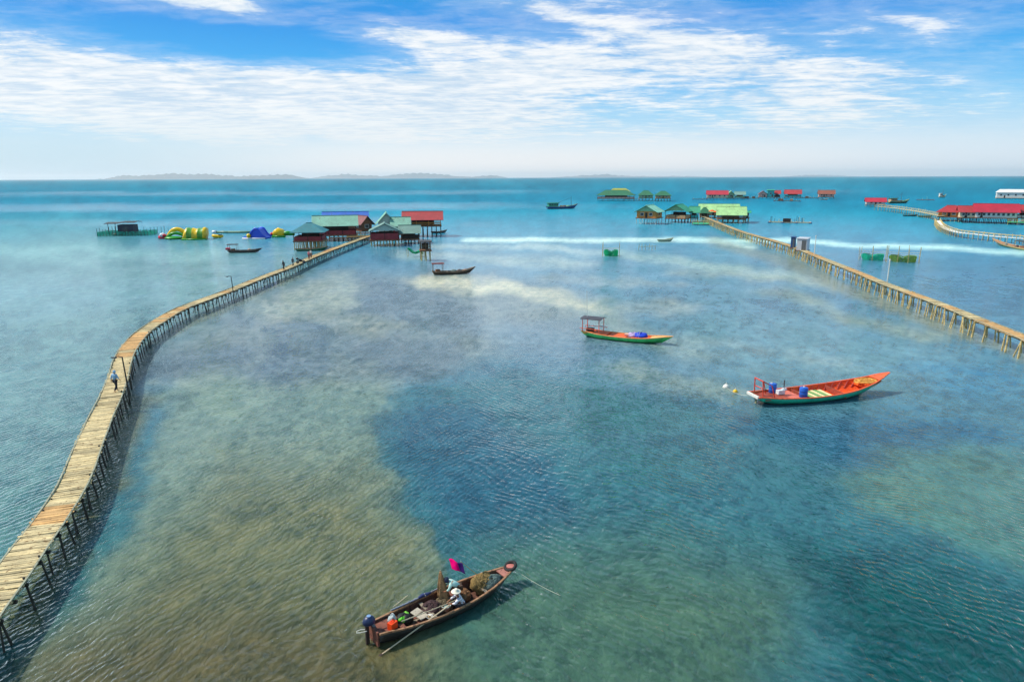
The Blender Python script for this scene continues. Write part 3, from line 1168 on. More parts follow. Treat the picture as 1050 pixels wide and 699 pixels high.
M['skin'] = paint('tanned_skin', srgb(150, 100, 72), 0.55, 0.08, 4)
M['hair'] = paint('black_hair', srgb(24, 20, 18), 0.6, 0.2, 12)
POSES = {
    'walk': dict(pelvis=(0, 0, .93), chest=(0, .03, 1.30), neck=(0, .04, 1.48), head=(0, .06, 1.61),
                 sh=(.19, .02, 1.42), el=[(.25, .07, 1.15), (.25, -.09, 1.15)], wr=[(.25, .24, .96), (.26, -.10, .92)],
                 hip=(.09, 0, .90), kn=[(.10, -.02, .49), (.10, .16, .50)], an=[(.10, -.26, .12), (.10, .18, .09)], toe=[(.11, -.13, .03), (.11, .34, .05)]),
    'stand': dict(pelvis=(0, 0, .93), chest=(0, .02, 1.30), neck=(0, .02, 1.48), head=(0, .04, 1.61),
                  sh=(.19, .0, 1.42), el=[(.25, -.03, 1.14)] * 2, wr=[(.25, .08, .90)] * 2,
                  hip=(.09, 0, .90), kn=[(.10, .02, .49)] * 2, an=[(.11, -.02, .09)] * 2, toe=[(.12, .14, .04)] * 2),
    'squat': dict(pelvis=(0, 0, .30), chest=(0, .17, .62), neck=(0, .25, .80), head=(0, .30, .92),
                  sh=(.19, .22, .74), el=[(.26, .42, .55), (.25, .40, .58)], wr=[(.16, .62, .46), (.10, .60, .50)],
                  hip=(.10, .02, .30), kn=[(.20, .40, .46), (.22, .38, .48)], an=[(.17, .10, .09)] * 2, toe=[(.19, .27, .04)] * 2),
    'bend': dict(pelvis=(0, 0, .84), chest=(0, .30, 1.06), neck=(0, .46, 1.16), head=(0, .57, 1.21),
                 sh=(.19, .40, 1.12), el=[(.25, .52, .88), (.25, .50, .90)], wr=[(.14, .70, .72), (.12, .66, .76)],
                 hip=(.09, 0, .82), kn=[(.12, .12, .46), (.12, .10, .46)], an=[(.12, -.02, .09), (.12, -.06, .09)], toe=[(.13, .15, .04), (.13, .11, .04)]),
}


def person(label, loc, rz, pose, shirt, trousers, hat=None, hood=None, s=1.0, group=None):
    P = POSES[pose]
    t = thing('person', label, 'person', loc, rz, group)
    t.scale = (s, s, s)
    V_ = Vector
    sx = lambda p, k: (p[0] * k, p[1], p[2])
    pel, che, nec, hd = P['pelvis'], P['chest'], P['neck'], P['head']
    mid = tuple((V_(pel) + V_(che)) / 2)
    chains = [[(pel, .115), (mid, .105), (che, .13), (nec, .055), (hd, .085)]]
    shirt_ch = [[(pel, .14), (mid, .13), (che, .155), (tuple(V_(che).lerp(V_(nec), .6)), .10)]]
    leg_ch = []
    ex = MB()
    for i, k in enumerate((1, -1)):
        sh, e, wr = sx(P['sh'], k), sx(P['el'][i], k), sx(P['wr'][i], k)
        chains.append([(che, .13), (sh, .062), (e, .042), (wr, .028)])
        d = (V_(wr) - V_(e)).normalized()
        palm = V_(wr) + d * .075
        chains[-1].append((tuple(palm), .034))
        side = d.cross(V_((k, .3, 0))).normalized()
        nrm = d.cross(side).normalized()
        for q, ln in zip((-1.5, -.5, .5, 1.5), (.058, .072, .068, .052)):
            a = palm + side * q * .017 + d * .015
            ex.tube([a, a + d * ln * .5 + nrm * .008, a + d * ln * .85 + nrm * .03], [.009, .0085, .006], 5)
        a = palm - d * .03 + side * .03
        ex.tube([a, a + side * .03 + d * .02, a + side * .04 + d * .05], [.011, .010, .007], 5)
        hp, kn, an, toe = sx(P['hip'], k), sx(P['kn'][i], k), sx(P['an'][i], k), sx(P['toe'][i], k)
        chains.append([(pel, .115), (hp, .09), (kn, .058), (an, .04), (toe, .035)])
        shirt_ch.append([(che, .155), (sh, .082), (e, .06), (tuple(V_(e).lerp(V_(wr), .5)), .05)])
        leg_ch.append([(pel, .135), (hp, .112), (kn, .082), (tuple(V_(kn).lerp(V_(an), .9)), .062)])
    # head: skull, nose, ears, brow ridge, mouth
    H = V_(hd) + V_((0, .01, .02))
    ex.blob(tuple(H), (.078, .098, .118), 3, 0.02, 14, 10)
    ex.tube([H + V_((0, .088, .02)), H + V_((0, .118, -.015)), H + V_((0, .095, -.025))], [.008, .016, .012], 6)
    ex.box(H + V_((0, .088, -.058)), (.045, .02, .012))
    for k in (1, -1):
        ex.blob(tuple(H + V_((k * .082, 0, -.005))), (.012, .024, .034), 1, 0.05, 8, 6)
        ex.blob(tuple(H + V_((k * .032, .086, .012))), (.014, .01, .009), 1, 0.0, 8, 6)
    skin_mesh('body', chains, M['skin'], t, ex)
    skin_mesh('shirt', shirt_ch, shirt, t)
    skin_mesh('trousers', leg_ch, trousers, t)
    MB().blob(tuple(H + V_((0, -.018, .03))), (.086, .098, .108), 5, 0.04, 14, 9, flat=-.15).build('hair', M['hair'], t, True)
    if hat:
        MB().revolve([(.001, .17), (.06, .168), (.085, .14), (.092, .09), (.20, .055), (.21, .045), (.19, .045), (.085, .06), (.001, .07)],
                     tuple(H), 16).build('hat', hat, t, True)
    if hood:
        MB().blob(tuple(H + V_((0, -.02, .01))), (.11, .115, .14), 8, 0.05, 14, 9).build('hood', hood, t, True)
    return t
# ------------------------------------------------------------------ piers
def smooth_path(pts, step):
    """points along a rounded path, evenly spaced"""
    dense = []
    n_ = len(pts)
    for i in range(n_ - 1):
        p0, p1, p2, p3 = pts[max(i - 1, 0)], pts[i], pts[i + 1], pts[min(i + 2, n_ - 1)]
        for k in range(60):
            u = k / 60
            dense.append(0.5 * (2 * p1 + (p2 - p0) * u + (2 * p0 - 5 * p1 + 4 * p2 - p3) * u * u + (3 * p1 - p0 - 3 * p2 + p3) * u ** 3))
    dense.append(pts[-1])
    out, acc = [dense[0].copy()], 0.0
    for a, b in zip(dense, dense[1:]):
        seg = (b - a).length
        while acc + seg >= step:
            f = (step - acc) / seg
            a = a.lerp(b, f)
            out.append(a.copy())
            seg = (b - a).length
            acc = 0.0
        acc += seg
    return out


def frames(path):
    fr_ = []
    for i, p in enumerate(path):
        d = path[min(i + 1, len(path) - 1)] - path[max(i - 1, 0)]
        d.z = 0
        d.normalize()
        fr_.append((p, d, Vector((d.y, -d.x, 0))))      # right-hand side
    return fr_


M['edge'] = paint('grey_green_edge_pole', srgb(150, 152, 132), .85, .3, 2, .3, srgb(90, 84, 66))


def pier(name, label, survey, z, width, bent, warm, pile_mat, splay, rpile, seed, braces=0.3, extra_piles=0.0, piece=0.21):
    rs = random.Random(seed)
    t = thing(name, label, 'pier', (0, 0, 0))
    ctrl = [at(px, py, z) for px, py in survey]
    pl = frames(smooth_path(ctrl, piece))
    deck, tint = MB(), []
    run = 0
    mode = False
    for i, (p, d, r) in enumerate(pl):
        if run <= 0:
            prob = warm(i / len(pl))
            mode = rs.random() < prob
            run = rs.randint(3, 12) if mode else rs.randint(5, 30)
        run -= 1
        sag = 0.04 * math.sin(i * .07 + seed) + rs.uniform(-.012, .012)
        wl = width / 2 + rs.uniform(-.10, .10)
        wr = width / 2 + rs.uniform(-.10, .10)
        sk = rs.uniform(-.05, .05)
        a = p - r * wl + Vector((0, 0, sag + rs.uniform(-.012, .012))) + d * sk
        b = p + r * wr + Vector((0, 0, sag + rs.uniform(-.012, .012))) - d * sk
        wdt = piece * rs.choice([.78, .86, .92, .95, .97])
        if rs.random() < .012:
            continue
        deck.bar(a, b, wdt, .045)
        tint += [1 if mode else 0] * 6
    dk = deck.build('deck', M['plank'], t)
    dk.data.materials.append(M['plank_warm'])
    dk.data.polygons.foreach_set('material_index', tint)
    st = frames(smooth_path(ctrl, 1.5))
    for s in (-1, 1):
        g = MB()
        g.loft([[p + r * s * (width * .36) + Vector((0, 0, dz)) + r * dx for dx, dz in ((-.05, -.20), (.05, -.20), (.05, -.05), (-.05, -.05))] for p, d, r in st], True, True)
        g.build('stringer', M['beam'], t)
    for s in (-1, 1):
        g = MB()
        eb = [(p, d, r, rs.uniform(-.03, .03)) for p, d, r in frames(smooth_path(ctrl, 2.4))]
        g.loft([[p + r * (s * (width * .5 - .02) + j) + Vector((0, 0, dz)) + r * dx for dx, dz in ((-.04, .025), (.04, .025), (.04, .075), (-.04, .075))] for p, d, r, j in eb], True, True)
        g.build('edge_pole', M['edge'], t)
    bents = frames(smooth_path(ctrl, bent))
    piles, beams = [], []
    for p, d, r in bents:
        p = p + d * rs.uniform(-.3, .3)
        zz = z - .22
        for s in (-1, 1):
            if rs.random() < .04:
                continue
            top = p + r * s * (width * .40 + rs.uniform(-.05, .08)) + Vector((0, 0, rs.uniform(-.05, .25) - .1))
            foot = p + r * s * (width * .40 + splay + rs.uniform(-.15, .2)) + d * rs.uniform(-.25, .25)
            foot.z = -1.4
            rr = rpile * rs.uniform(.8, 1.2)
            piles.append((p.length, [foot, top.lerp(foot, .5) + r * rs.uniform(-.05, .05), top], [rr * 1.15, rr, rr * .85]))
            if rs.random() < extra_piles:
                q = d * rs.uniform(.2, .9)
                piles.append((p.length, [foot + q * 1.3, top + q], [rr, rr * .8]))
            if rs.random() < braces:
                f2 = p + r * s * (width * .40 + splay) + d * rs.choice([-1, 1]) * bent * .5
                f2.z = -1.2
                piles.append((p.length, [f2, top - Vector((0, 0, .1))], [rr * .8, rr * .7]))
        beams.append((p.length, p - r * (width * .5) + Vector((0, 0, -.28)), p + r * (width * .5) + Vector((0, 0, -.28 + rs.uniform(-.04, .04)))))
    piles.sort(key=lambda q: q[0])
    beams.sort(key=lambda q: q[0])
    for _, pts, rad in piles[:99]:
        MB().tube(pts, rad, 6).build('pile', M[pile_mat], t)
    if len(piles) > 99:
        rest = MB()
        for _, pts, rad in piles[99:]:
            rest.tube(pts, rad, 5)
        rest.build('pile', M[pile_mat], t)['kind'] = 'stuff'
    for _, a, b in beams[:60]:
        MB().bar(a, b, .12, .13).build('crossbeam', M[pile_mat], t)
    if len(beams) > 60:
        rest = MB()
        for _, a, b in beams[60:]:
            rest.bar(a, b, .12, .13)
        rest.build('crossbeam', M[pile_mat], t)['kind'] = 'stuff'
    return t, st


LEFT = [(-80, 715), (-34, 648), (4, 599), (30, 562), (58, 524), (76, 494), (99, 437.5), (118, 395.5), (128, 364), (143, 343.5), (160, 331),
        (184, 317), (205, 309), (240, 296), (267, 285), (294, 275), (318, 264.5), (345, 254), (378, 242)]
left_pier, lp = pier('plank_pier', 'long pale plank pier curving up the left side to the stilt village', LEFT, 1.45, 1.62, 1.4,
                     lambda u: .08 if u < .25 else (.55 if u < .42 else .40), 'dark_pile', .28, .058, 3, .20, piece=.155)
RIGHT = [(1180, 399), (1100, 368), (1050, 346), (1000, 326), (950, 306.5), (902, 289), (884, 281), (848, 267), (830, 259.5), (812, 252.5), (787, 245),
         (762, 238), (742, 230.5), (721, 222)]
right_pier, rp = pier('pile_pier', 'straight narrow pier on many pale piles running out from the right edge', RIGHT, 1.95, 1.55, 2.4,
                      lambda u: .72, 'pale_pile', .30, .09, 5, .40, .55, .26)


def street_lamp(label, foot, top, arm):
    f, tp = at(*foot), None
    s = 1 / ppm(f)
    h = (foot[1] - top[1]) * s * 1.06
    t = thing('lamp_post', label, 'lamp post', (f.x, f.y, 0), 0, 'lamp posts on the left pier')
    MB().tube([(0, 0, -1.2), (-.03, 0, h * .5), (-.12, 0, h)], [.075, .06, .05], 7).build('post', M['dark_pile'], t)
    a = arm * s
    MB().tube([(-.12, 0, h - .05), (-.12 - a * .6, 0, h + .06), (-.12 - a, 0, h - .02)], [.04, .035, .03], 6).build('arm', M['dark_pile'], t)
    MB().box((-.12 - a - .12, 0, h - .06), (.40, .16, .09), ry=.12).build('lamp_head', M['steel'], t)
    return t


street_lamp('dark leaning lamp post beside the walking man on the pier', (133.5, 414), (129, 367), 7)
street_lamp('dark lamp post halfway along the pier, farther from the beach', (240.2, 309), (237, 284.5), 3.2)

# white poles standing by the right pier
for lab, px, yb, yt in (('tall white pole next to the grey tin booth', 834, 261.5, 243), ('white pole between the tin booth and the net pens', 908.6, 290.5, 267.5)):
    f = at(px, yb + 9)
    s = 1 / ppm(f)
    t = thing('white_pole', lab, 'pole', (f.x, f.y, 0), 0, 'white poles by the right pier')
    MB().tube([(0, 0, -1), (0, 0, (yb + 9 - yt) * s)], [.10, .07], 7).build('shaft', M['white_pole'], t)
    MB().revolve([(.001, 0), (.11, 0), (.11, .25), (.001, .3)], (0, 0, (yb + 9 - yt) * s), 8).build('cap', M['white_pole'], t)

# tin booth and blue booth beside the pier
def booth(name, label, px0, px1, yb, yt, z, mat, depth, rm):
    c = at((px0 + px1) / 2, yb, z)
    s = 1 / ppm(c)
    W, H = (px1 - px0) * s, (yb - yt) * s
    fw = Vector((c.x, c.y, 0)).normalized()
    t = thing(name, label, 'booth', (c.x + fw.x * (depth / 2 + .4), c.y + fw.y * (depth / 2 + .4), z), math.atan2(-fw.x, fw.y) - .25)
    MB().box((0, 0, H / 2), (W, depth, H)).build('wall', mat, t)
    MB().box((0, 0, H + .06), (W + .25, depth + .3, .10), rx=.06).build('roof', rm, t)
    MB().box((W * .2, -depth / 2 - .03, H * .43), (W * .4, .05, H * .82)).build('door', M['steel'], t)
    MB().box((0, 0, -.08), (W + .3, depth + .6, .14)).build('floor', M['brown_wall'], t)
    for x in (-1, 1):
        for y in (-1, 1):
            MB().tube([(x * W * .45, y * depth * .5, -z - 1.2), (x * W * .45, y * depth * .5, -.1)], .08, 6).build('stilt', M['pale_pile'], t)
    return t


M['blue_booth'] = paint('dark_blue_plastic', srgb(36, 70, 120), .45, .2)
booth('tin_booth', 'grey corrugated tin booth standing against the right pier', 818, 828, 257, 245, 1.95, M['tin_grey'], 2.4, M['tin_grey'])
booth('blue_booth', 'narrow dark blue booth to the left of the tin booth', 811, 815, 254.2, 243.5, 1.95, M['blue_booth'], 1.1, M['blue_booth'])
# ------------------------------------------------------------------ the stilt village at the end of the left pier
G1 = 'stilt houses at the end of the left pier'
stilt_house('stilt_house', 'stilt hut with a teal hipped roof left of the pier, white posts below', 302, 336, 256, 247, 237.5, 229, 8, -.12, 'hip', 'teal', 'half', 'maroon', nst=(8, 4), group=G1, hipx=.2)
stilt_house('stilt_house', 'long stilt house with a pale green tin roof behind the teal hut', 322, 368, 247, 241, 231, 221.5, 9, .02, 'gable_x', 'pale_green', 'half', 'maroon', nst=(10, 3), group=G1)
stilt_house('stilt_house', 'stilt house with a bright blue roof, rearmost of the left village', 332, 379, 240, 234, 224.3, 217.6, 8, 0, 'gable_x', 'blue', 'closed', 'brown_wall', nst=(6, 3), windows=4, group=G1)
stilt_house('stilt_house', 'small stilt house with a rusty pinkish roof under the blue roof', 364, 381, 243.5, 236.5, 229, 222, 6, .5, 'gable_y', 'rust', 'closed', 'brown_wall', nst=(4, 2), windows=1, group=G1)
stilt_house('stilt_house', 'stilt house with a pointed pale green gable behind the maroon hut', 386, 408, 246, 239, 228.5, 218.8, 7, .05, 'gable_y', 'pale_green', 'closed', 'greygreen_wall', nst=(4, 3), windows=1, group=G1)
stilt_house('stilt_house', 'stilt house with a plain pale green roof slope right of the pointed gable', 401, 422, 246.5, 240, 231, 223, 6, 0, 'gable_x', 'pale_green', 'closed', 'maroon', nst=(4, 2), windows=2, group=G1)
stilt_house('stilt_house', 'maroon walled stilt hut with a grey gable at the pier end', 379, 411, 252.5, 246, 237, 229.6, 7, .03, 'gable_y', 'grey_green', 'half', 'maroon', 'greygreen_wall', nst=(10, 4), group=G1, ov=.35, wall_h=1.7)
stilt_house('stilt_house', 'low open stilt shed with a green roof beside the maroon hut', 409, 432, 250, 245, 238, 231.2, 5, .02, 'gable_x', 'grey_green', 'half', 'dark_open', nst=(6, 2), group=G1, pile='dark_pile')
stilt_house('stilt_house', 'tall open stilt house with a red roof and orange railing', 413, 455, 243, 231.8, 225, 217.2, 8, .0, 'gable_x', 'red', 'open', 'orange_wall', nst=(9, 4), rail='orange_wall', group=G1, pile='dark_pile')
stilt_house('stilt_shelter', 'small two storey stilt shelter with a flat roof over the shallows', 430, 443, 267.5, 256.5, 248.6, 247.6, 2.6, .1, 'flat', 'charcoal', 'open', 'dark_open', nst=(3, 2), rail='beam', ov=.25, cat='shelter')


def landing(name, label, px0, px1, y, z, D, mat, cat='platform', rz=0.0, pile='pale_pile', railing=False, nst=5, group=None):
    c = at((px0 + px1) / 2, y)
    s = 1 / ppm(c)
    W = (px1 - px0) * s
    fw = Vector((c.x, c.y, 0)).normalized()
    t = thing(name, label, cat, (c.x + fw.x * D / 2, c.y + fw.y * D / 2, 0), rz + math.atan2(-fw.x, fw.y), group)
    d = MB()
    k = max(4, int(W / .6))
    d.sheet([[(-W / 2 + W * i / k, sy * D / 2 + random.uniform(-.1, .1), z + .04 + random.uniform(-.02, .02)) for i in range(k + 1)] for sy in (-1, 0, 1)], .1)
    d.build('deck', mat, t)
    for i in range(nst):
        for sy in (-1, 1):
            x = -W / 2 + .2 + (W - .4) * i / max(nst - 1, 1)
            MB().tube([(x, sy * D * .45, -1.2), (x + random.uniform(-.1, .1), sy * D * .45, z + (1.1 if railing else -.05))], .09, 6).build('post' if railing else 'stilt', M[pile], t)
    if railing:
        for sy in (-1, 1):
            for h in (.55, 1.0):
                MB().tube([(-W / 2, sy * D * .45, z + h), (W / 2, sy * D * .45, z + h)], .05, 5).build('rail', M[pile], t)
    return t


landing('landing_stage', 'brown plank landing where the left pier meets the houses', 356, 398, 247, 1.3, 5, M['plank_warm'], nst=7)
landing('landing_stage', 'low plank walkway under the blue and pale green roofs', 338, 372, 247.5, 1.0, 3, M['brown_wall'], nst=8, pile='dark_pile')

# green net hung out beside the little shelter
net_green = netting('green_netting', srgb(40, 178, 132), .85, .10)
net_olive = netting('olive_netting', srgb(120, 150, 70), .8, .10)
net_teal = netting('teal_netting', srgb(70, 170, 160), .45, .16)
c = at(425, 263)
t = thing('hanging_net', 'bright green fishing net sagging on poles left of the shelter', 'net', (c.x, c.y, 0), 0)
grid = [[(-1.5 + .5 * i, -1.1 + .55 * j, 1.75 + .35 * math.cos(i * 1.1) - .5 * math.sin(math.pi * j / 4) - .12 * i + .1 * math.sin(i * 2 + j)) for i in range(8)] for j in range(5)]
MB().sheet(grid, .015).build('net', net_green, t)
for x, y in ((-1.5, -1.1), (2, -1.1), (-1.5, 1.1), (2, 1.1)):
    MB().tube([(x, y, -1), (x * 1.05, y, 2.1)], .05, 6).build('stake', M['pale_pile'], t)

# ------------------------------------------------------------------ the right-hand village at the end of the long pier
G2 = 'green roofed huts at the end of the right pier'
stilt_house('stilt_house', 'green gabled stilt hut on white stilts, leftmost by the right pier', 653, 678, 230, 223.6, 217.2, 211, 8, -.35, 'gable_y', 'mint', 'closed', 'orange_wall', 'green_wall', nst=(5, 3), windows=2, group=G2, pile='white_pole')
stilt_house('stilt_house', 'green stilt hut with tan walls between the leftmost hut and the long roof', 683, 708, 228.6, 224, 216.6, 210.2, 8, -.35, 'gable_y', 'green', 'half', 'tan_wall', 'green_wall', nst=(7, 3), group=G2, pile='dark_pile')
stilt_house('stilt_house', 'small teal roofed shed at the head of the right pier', 706, 717, 228, 223.5, 217.3, 212, 5, 0, 'gable_x', 'green', 'half', 'teal_wall', nst=(4, 2), group=G2)
stilt_house('stilt_house', 'little dark green awning hut at the head of the right pier', 716, 728, 226, 222, 217.4, 213, 5, 0, 'hip', 'dark_green', 'open', 'tan_wall', nst=(4, 2), group=G2, hipx=.3)
stilt_house('restaurant', 'long rear restaurant hall under a pale lime tin roof', 716, 757, 224, 220.5, 217, 209.6, 12, 0, 'gable_x', 'lime', 'closed', 'tan_wall', nst=(6, 3), windows=3, group=G2, cat='restaurant')
stilt_house('restaurant', 'front restaurant hall under a pale lime roof with brown rails', 734, 764, 229, 224.6, 220, 212.2, 9, 0, 'gable_x', 'lime', 'open', 'brown_wall', nst=(6, 3), rail='brown_wall', group=G2, cat='restaurant')
stilt_house('stilt_house', 'narrow teal walled shed at the right end of the lime roof', 760, 769, 228, 223.5, 218.2, 216.5, 5, 0, 'gable_x', 'green', 'closed', 'greygreen_wall', nst=(3, 2), windows=1, group=G2)
landing('floating_platform', 'bright green floating platform below the small sheds', 710, 727, 231, .55, 5, paint('green_deck', srgb(60, 186, 110), .6, .2), railing=True, nst=4)

M['orange_cloth'] = paint('orange_canvas', srgb(226, 92, 34), .8, .15)
for i, (px, py, lab) in enumerate(((729.5, 226.5, 'orange parasol at the pier head, left of its twin'), (734.5, 227.5, 'orange parasol close to the front restaurant hall'))):
    c = at(px, py)
    t = thing('parasol', lab, 'parasol', (c.x, c.y, 1.9), 0, 'orange parasols at the pier head')
    MB().tube([(0, 0, 0), (0, 0, 2.3)], .05, 6).build('pole', M['white_pole'], t)
    MB().revolve([(.001, 2.75), (.7, 2.5), (1.55, 2.05), (1.5, 2.02), (.7, 2.42), (.001, 2.62)], (0, 0, 0), 8).build('canopy', M['orange_cloth'], t)
    MB().tube([(0, 0, -3), (0, 0, 0)], .09, 6).build('stilt', M['pale_pile'], t)

# ------------------------------------------------------------------ far fish farms
G3 = 'far green huts beyond the blue trawler'
FAR = dict(pile='beam')
stilt_house('farm_house', 'long dark green farmhouse on stilts, leftmost of the far green row', 612, 651, 206, 203.6, 200.4, 195.2, 12, -.1, 'hip', 'dark_green', 'half', 'pink_wall', nst=(8, 2), group=G3, hipx=.6, **FAR)
stilt_house('farm_house', 'mustard roofed upper house behind the long dark green farmhouse', 624, 646, 203.5, 200, 196.4, 193.4, 8, 0, 'hip', 'mustard', 'closed', 'green_wall', nst=(5, 2), windows=2, group=G3, hipx=.6, **FAR)
stilt_house('farm_house', 'dark green farm hut in the middle of the far green row', 654, 670, 206, 203, 200, 195.6, 12, 0, 'hip', 'dark_green', 'closed', 'green_wall', nst=(5, 2), windows=2, group=G3, hipx=.35, **FAR)
stilt_house('farm_house', 'dark green farm hut at the right end of the far green row', 671, 688, 206.5, 203.5, 200.3, 196.2, 12, 0, 'hip', 'dark_green', 'closed', 'tan_wall', nst=(6, 2), windows=2, group=G3, hipx=.35, **FAR)
landing('walkway', 'pinkish plank walkway joining the far green huts', 640, 662, 206, 1.4, 3, M['pink_wall'], 'walkway', nst=8)
G4 = 'far farm houses right of the green row'
stilt_house('farm_house', 'cream farm house with a long crimson roof', 724, 746, 204.6, 202.8, 199.4, 195.6, 10, 0, 'gable_x', 'crimson', 'closed', 'cream', nst=(7, 2), windows=4, group=G4, **FAR)
stilt_house('farm_house', 'pale lime roofed shack touching the cream house', 745, 753, 204.4, 203, 199.2, 196, 8, 0, 'gable_y', 'lime', 'closed', 'green_wall', nst=(3, 2), windows=1, group=G4, **FAR)
stilt_house('farm_house', 'grey roofed dark green shack on the raft', 752.5, 764, 204.3, 202.6, 199.6, 196.6, 8, 0, 'gable_x', 'grey_green', 'half', 'green_wall', nst=(4, 2), group=G4, **FAR)
stilt_house('farm_house', 'small pink farm shack left of the teal box house', 777, 786.5, 203.6, 202, 198.8, 196, 8, 0, 'gable_y', 'rust', 'closed', 'pink_wall', nst=(3, 2), windows=1, group=G4, **FAR)
stilt_house('farm_house', 'bright teal box house with a small flat roof', 786, 793.5, 203.6, 202, 195.8, 195.0, 7, 0, 'flat', 'green', 'closed', 'teal_wall', nst=(3, 2), windows=1, group=G4, ov=.2, **FAR)
stilt_house('farm_house', 'dark hut with a red roof touching the teal box house', 793, 800, 203.4, 202, 198.6, 195.4, 7, 0, 'gable_x', 'red', 'half', 'dark_open', nst=(3, 2), group=G4, **FAR)
stilt_house('farm_house', 'red roofed hut with one bright teal end wall', 804, 821, 203.2, 201.6, 198.6, 194.8, 8, 0, 'gable_x', 'red', 'half', 'teal_wall', nst=(5, 2), group=G4, **FAR)
stilt_house('farm_house', 'brown roofed farm hut standing alone, rightmost of the far row', 838.5, 855, 203.8, 202, 198.8, 195.2, 9, 0, 'gable_x', 'brown', 'closed', 'pink_wall', nst=(5, 2), windows=3, group=G4, **FAR)


def raft(label, px0, px1, y, D, stakes=10, mat='beam', group='fish rafts', huts=0, seed=1):
    rs = random.Random(seed)
    c = at((px0 + px1) / 2, y)
    s = 1 / ppm(c)
    W = (px1 - px0) * s
    t = thing('fish_raft', label, 'raft', (c.x, c.y + D / 2, 0), math.atan2(-c.x, c.y), group)
    f_ = MB()
    for y_ in (-D / 2, 0, D / 2):
        f_.box((0, y_, .32), (W, .5, .12))
    k = max(3, int(W / 5))
    for i in range(k + 1):
        f_.box((-W / 2 + W * i / k, 0, .44), (.5, D, .10))
    f_.build('frame', M[mat], t)
    b = MB()
    for i in range(k + 1):
        for y_ in (-D / 2, D / 2):
            b.revolve([(.001, -.6), (.34, -.6), (.38, 0), (.34, .6), (.001, .6)], (-W / 2 + W * i / k, y_, .05), 8, 'X')
    b.build('float', M['blue_booth'], t)
    for i in range(stakes):
        x = -W / 2 + W * rs.random()
        y_ = rs.choice([-D / 2, 0, D / 2])
        h = rs.uniform(.8, 2.6)
        MB().tube([(x, y_, .3), (x + rs.uniform(-.2, .2), y_, .3 + h)], .07, 5).build('stake', M['dark_pile' if rs.random() < .6 else 'pale_pile'], t)
    for i in range(huts):
        x = -W / 2 + W * (i + .6) / (huts + .4)
        MB().box((x, 0, 1.1), (rs.uniform(2, 4), 2, 1.3)).build('crate', M[rs.choice(['brown_wall', 'dark_open', 'tan_wall'])], t)
    return t


raft('low dark fish raft in front of the cream farm house', 712, 726, 204.8, 8, 6, seed=2)
raft('fish raft with crates between the grey shack and the pink shack', 764, 780, 203.8, 10, 14, huts=2, seed=3)
raft('fish raft carrying two crates before the red and teal hut', 797, 822, 206.6, 9, 10, huts=2, seed=4)
raft('fish raft left of the lone brown hut', 822, 840, 203.6, 9, 12, huts=1, seed=5)
raft('long pale fish raft in the channel above the tin booth', 792, 831, 229, 3.5, 16, 'plank', huts=1, seed=6)
raft('low brown fish raft behind the green boat at the red hut walkway', 945, 960, 205.5, 9, 7, 'brown_wall', seed=7)

# ------------------------------------------------------------------ the red restaurant and its walkways at the right edge
stilt_house('pier_hut', 'small white hut with a red roof at the end of the far walkway', 887, 907, 212, 209.6, 206.9, 203.2, 9, .0, 'gable_x', 'crimson', 'closed', 'white_paint', nst=(5, 2), windows=2, cat='hut')
stilt_house('restaurant', 'short red roofed restaurant wing with a cream gable next to the orange hut', 981, 1000, 228.6, 223.2, 217.4, 211.4, 10, 0, 'gable_x', 'red', 'closed', 'cream', 'cream', nst=(5, 3), windows=3, cat='restaurant', pile='dark_pile')
stilt_house('restaurant', 'tall middle hall of the red roofed restaurant with a row of windows', 998.5, 1038, 229.5, 223.4, 217.4, 209.4, 12, 0, 'gable_x', 'crimson', 'closed', 'white_paint', 'cream', nst=(9, 3), windows=8, cat='restaurant', pile='dark_pile')
stilt_house('restaurant', 'red roofed restaurant hall cut off by the right edge, behind the green platform', 1037, 1086, 229.5, 223.6, 218, 210.6, 10, 0, 'gable_x', 'red', 'half', 'white_paint', 'cream', nst=(9, 3), cat='restaurant', pile='dark_pile')
stilt_house('pier_hut', 'orange walled hut with a red hipped roof left of the restaurant', 962, 985, 227, 222.3, 217, 211, 9, -.2, 'hip', 'red', 'closed', 'orange_wall', nst=(6, 3), windows=2, cat='hut', hipx=.4)
stilt_house('floating_house', 'large white floating house near the horizon at the right', 1023, 1050, 204, 203, 197.6, 194.4, 9, 0, 'hip', 'white', 'closed', 'white_paint', nst=(5, 2), windows=4, ov=.3, cat='house', hipx=.8)
landing('floating_platform', 'green floating platform beside the red roofed restaurant', 1036, 1070, 231, .9, 4, paint('green_deck_rail', srgb(90, 190, 120), .6, .2), railing=True, nst=5)


def walkway(label, survey, z, width, step, rail, mat, pile):
    t = thing('walkway', label, 'walkway', (0, 0, 0))
    ctrl = [at(px, py, z) for px, py in survey]
    d = MB()
    d.sheet([[p - r * width / 2, p, p + r * width / 2] for p, dd, r in frames(smooth_path(ctrl, .5))], .08)
    d.build('deck', M[mat], t)
    n_ = 0
    extra = MB()
    for s in (-1, 1):
        for p, dd, r in frames(smooth_path(ctrl, step)):
            a = p + r * s * width * .5 + dd * random.uniform(-.2, .2)
            q = MB() if n_ < 95 else extra
            q.tube([(a.x + random.uniform(-.2, .2), a.y, -1.2), (a.x, a.y, z + rail * random.uniform(.7, 1.3))], .08, 5)
            if n_ < 95:
                q.build('pile', M[pile], t)
            n_ += 1
        g = MB()
        g.tube([p + r * s * width * .5 + Vector((0, 0, rail * .8)) for p, dd, r in frames(smooth_path(ctrl, 2.0))], .06, 5)
        g.build('railing', M[pile], t)
    if extra.v:
        extra.build('pile', M[pile], t)['kind'] = 'stuff'
    return t


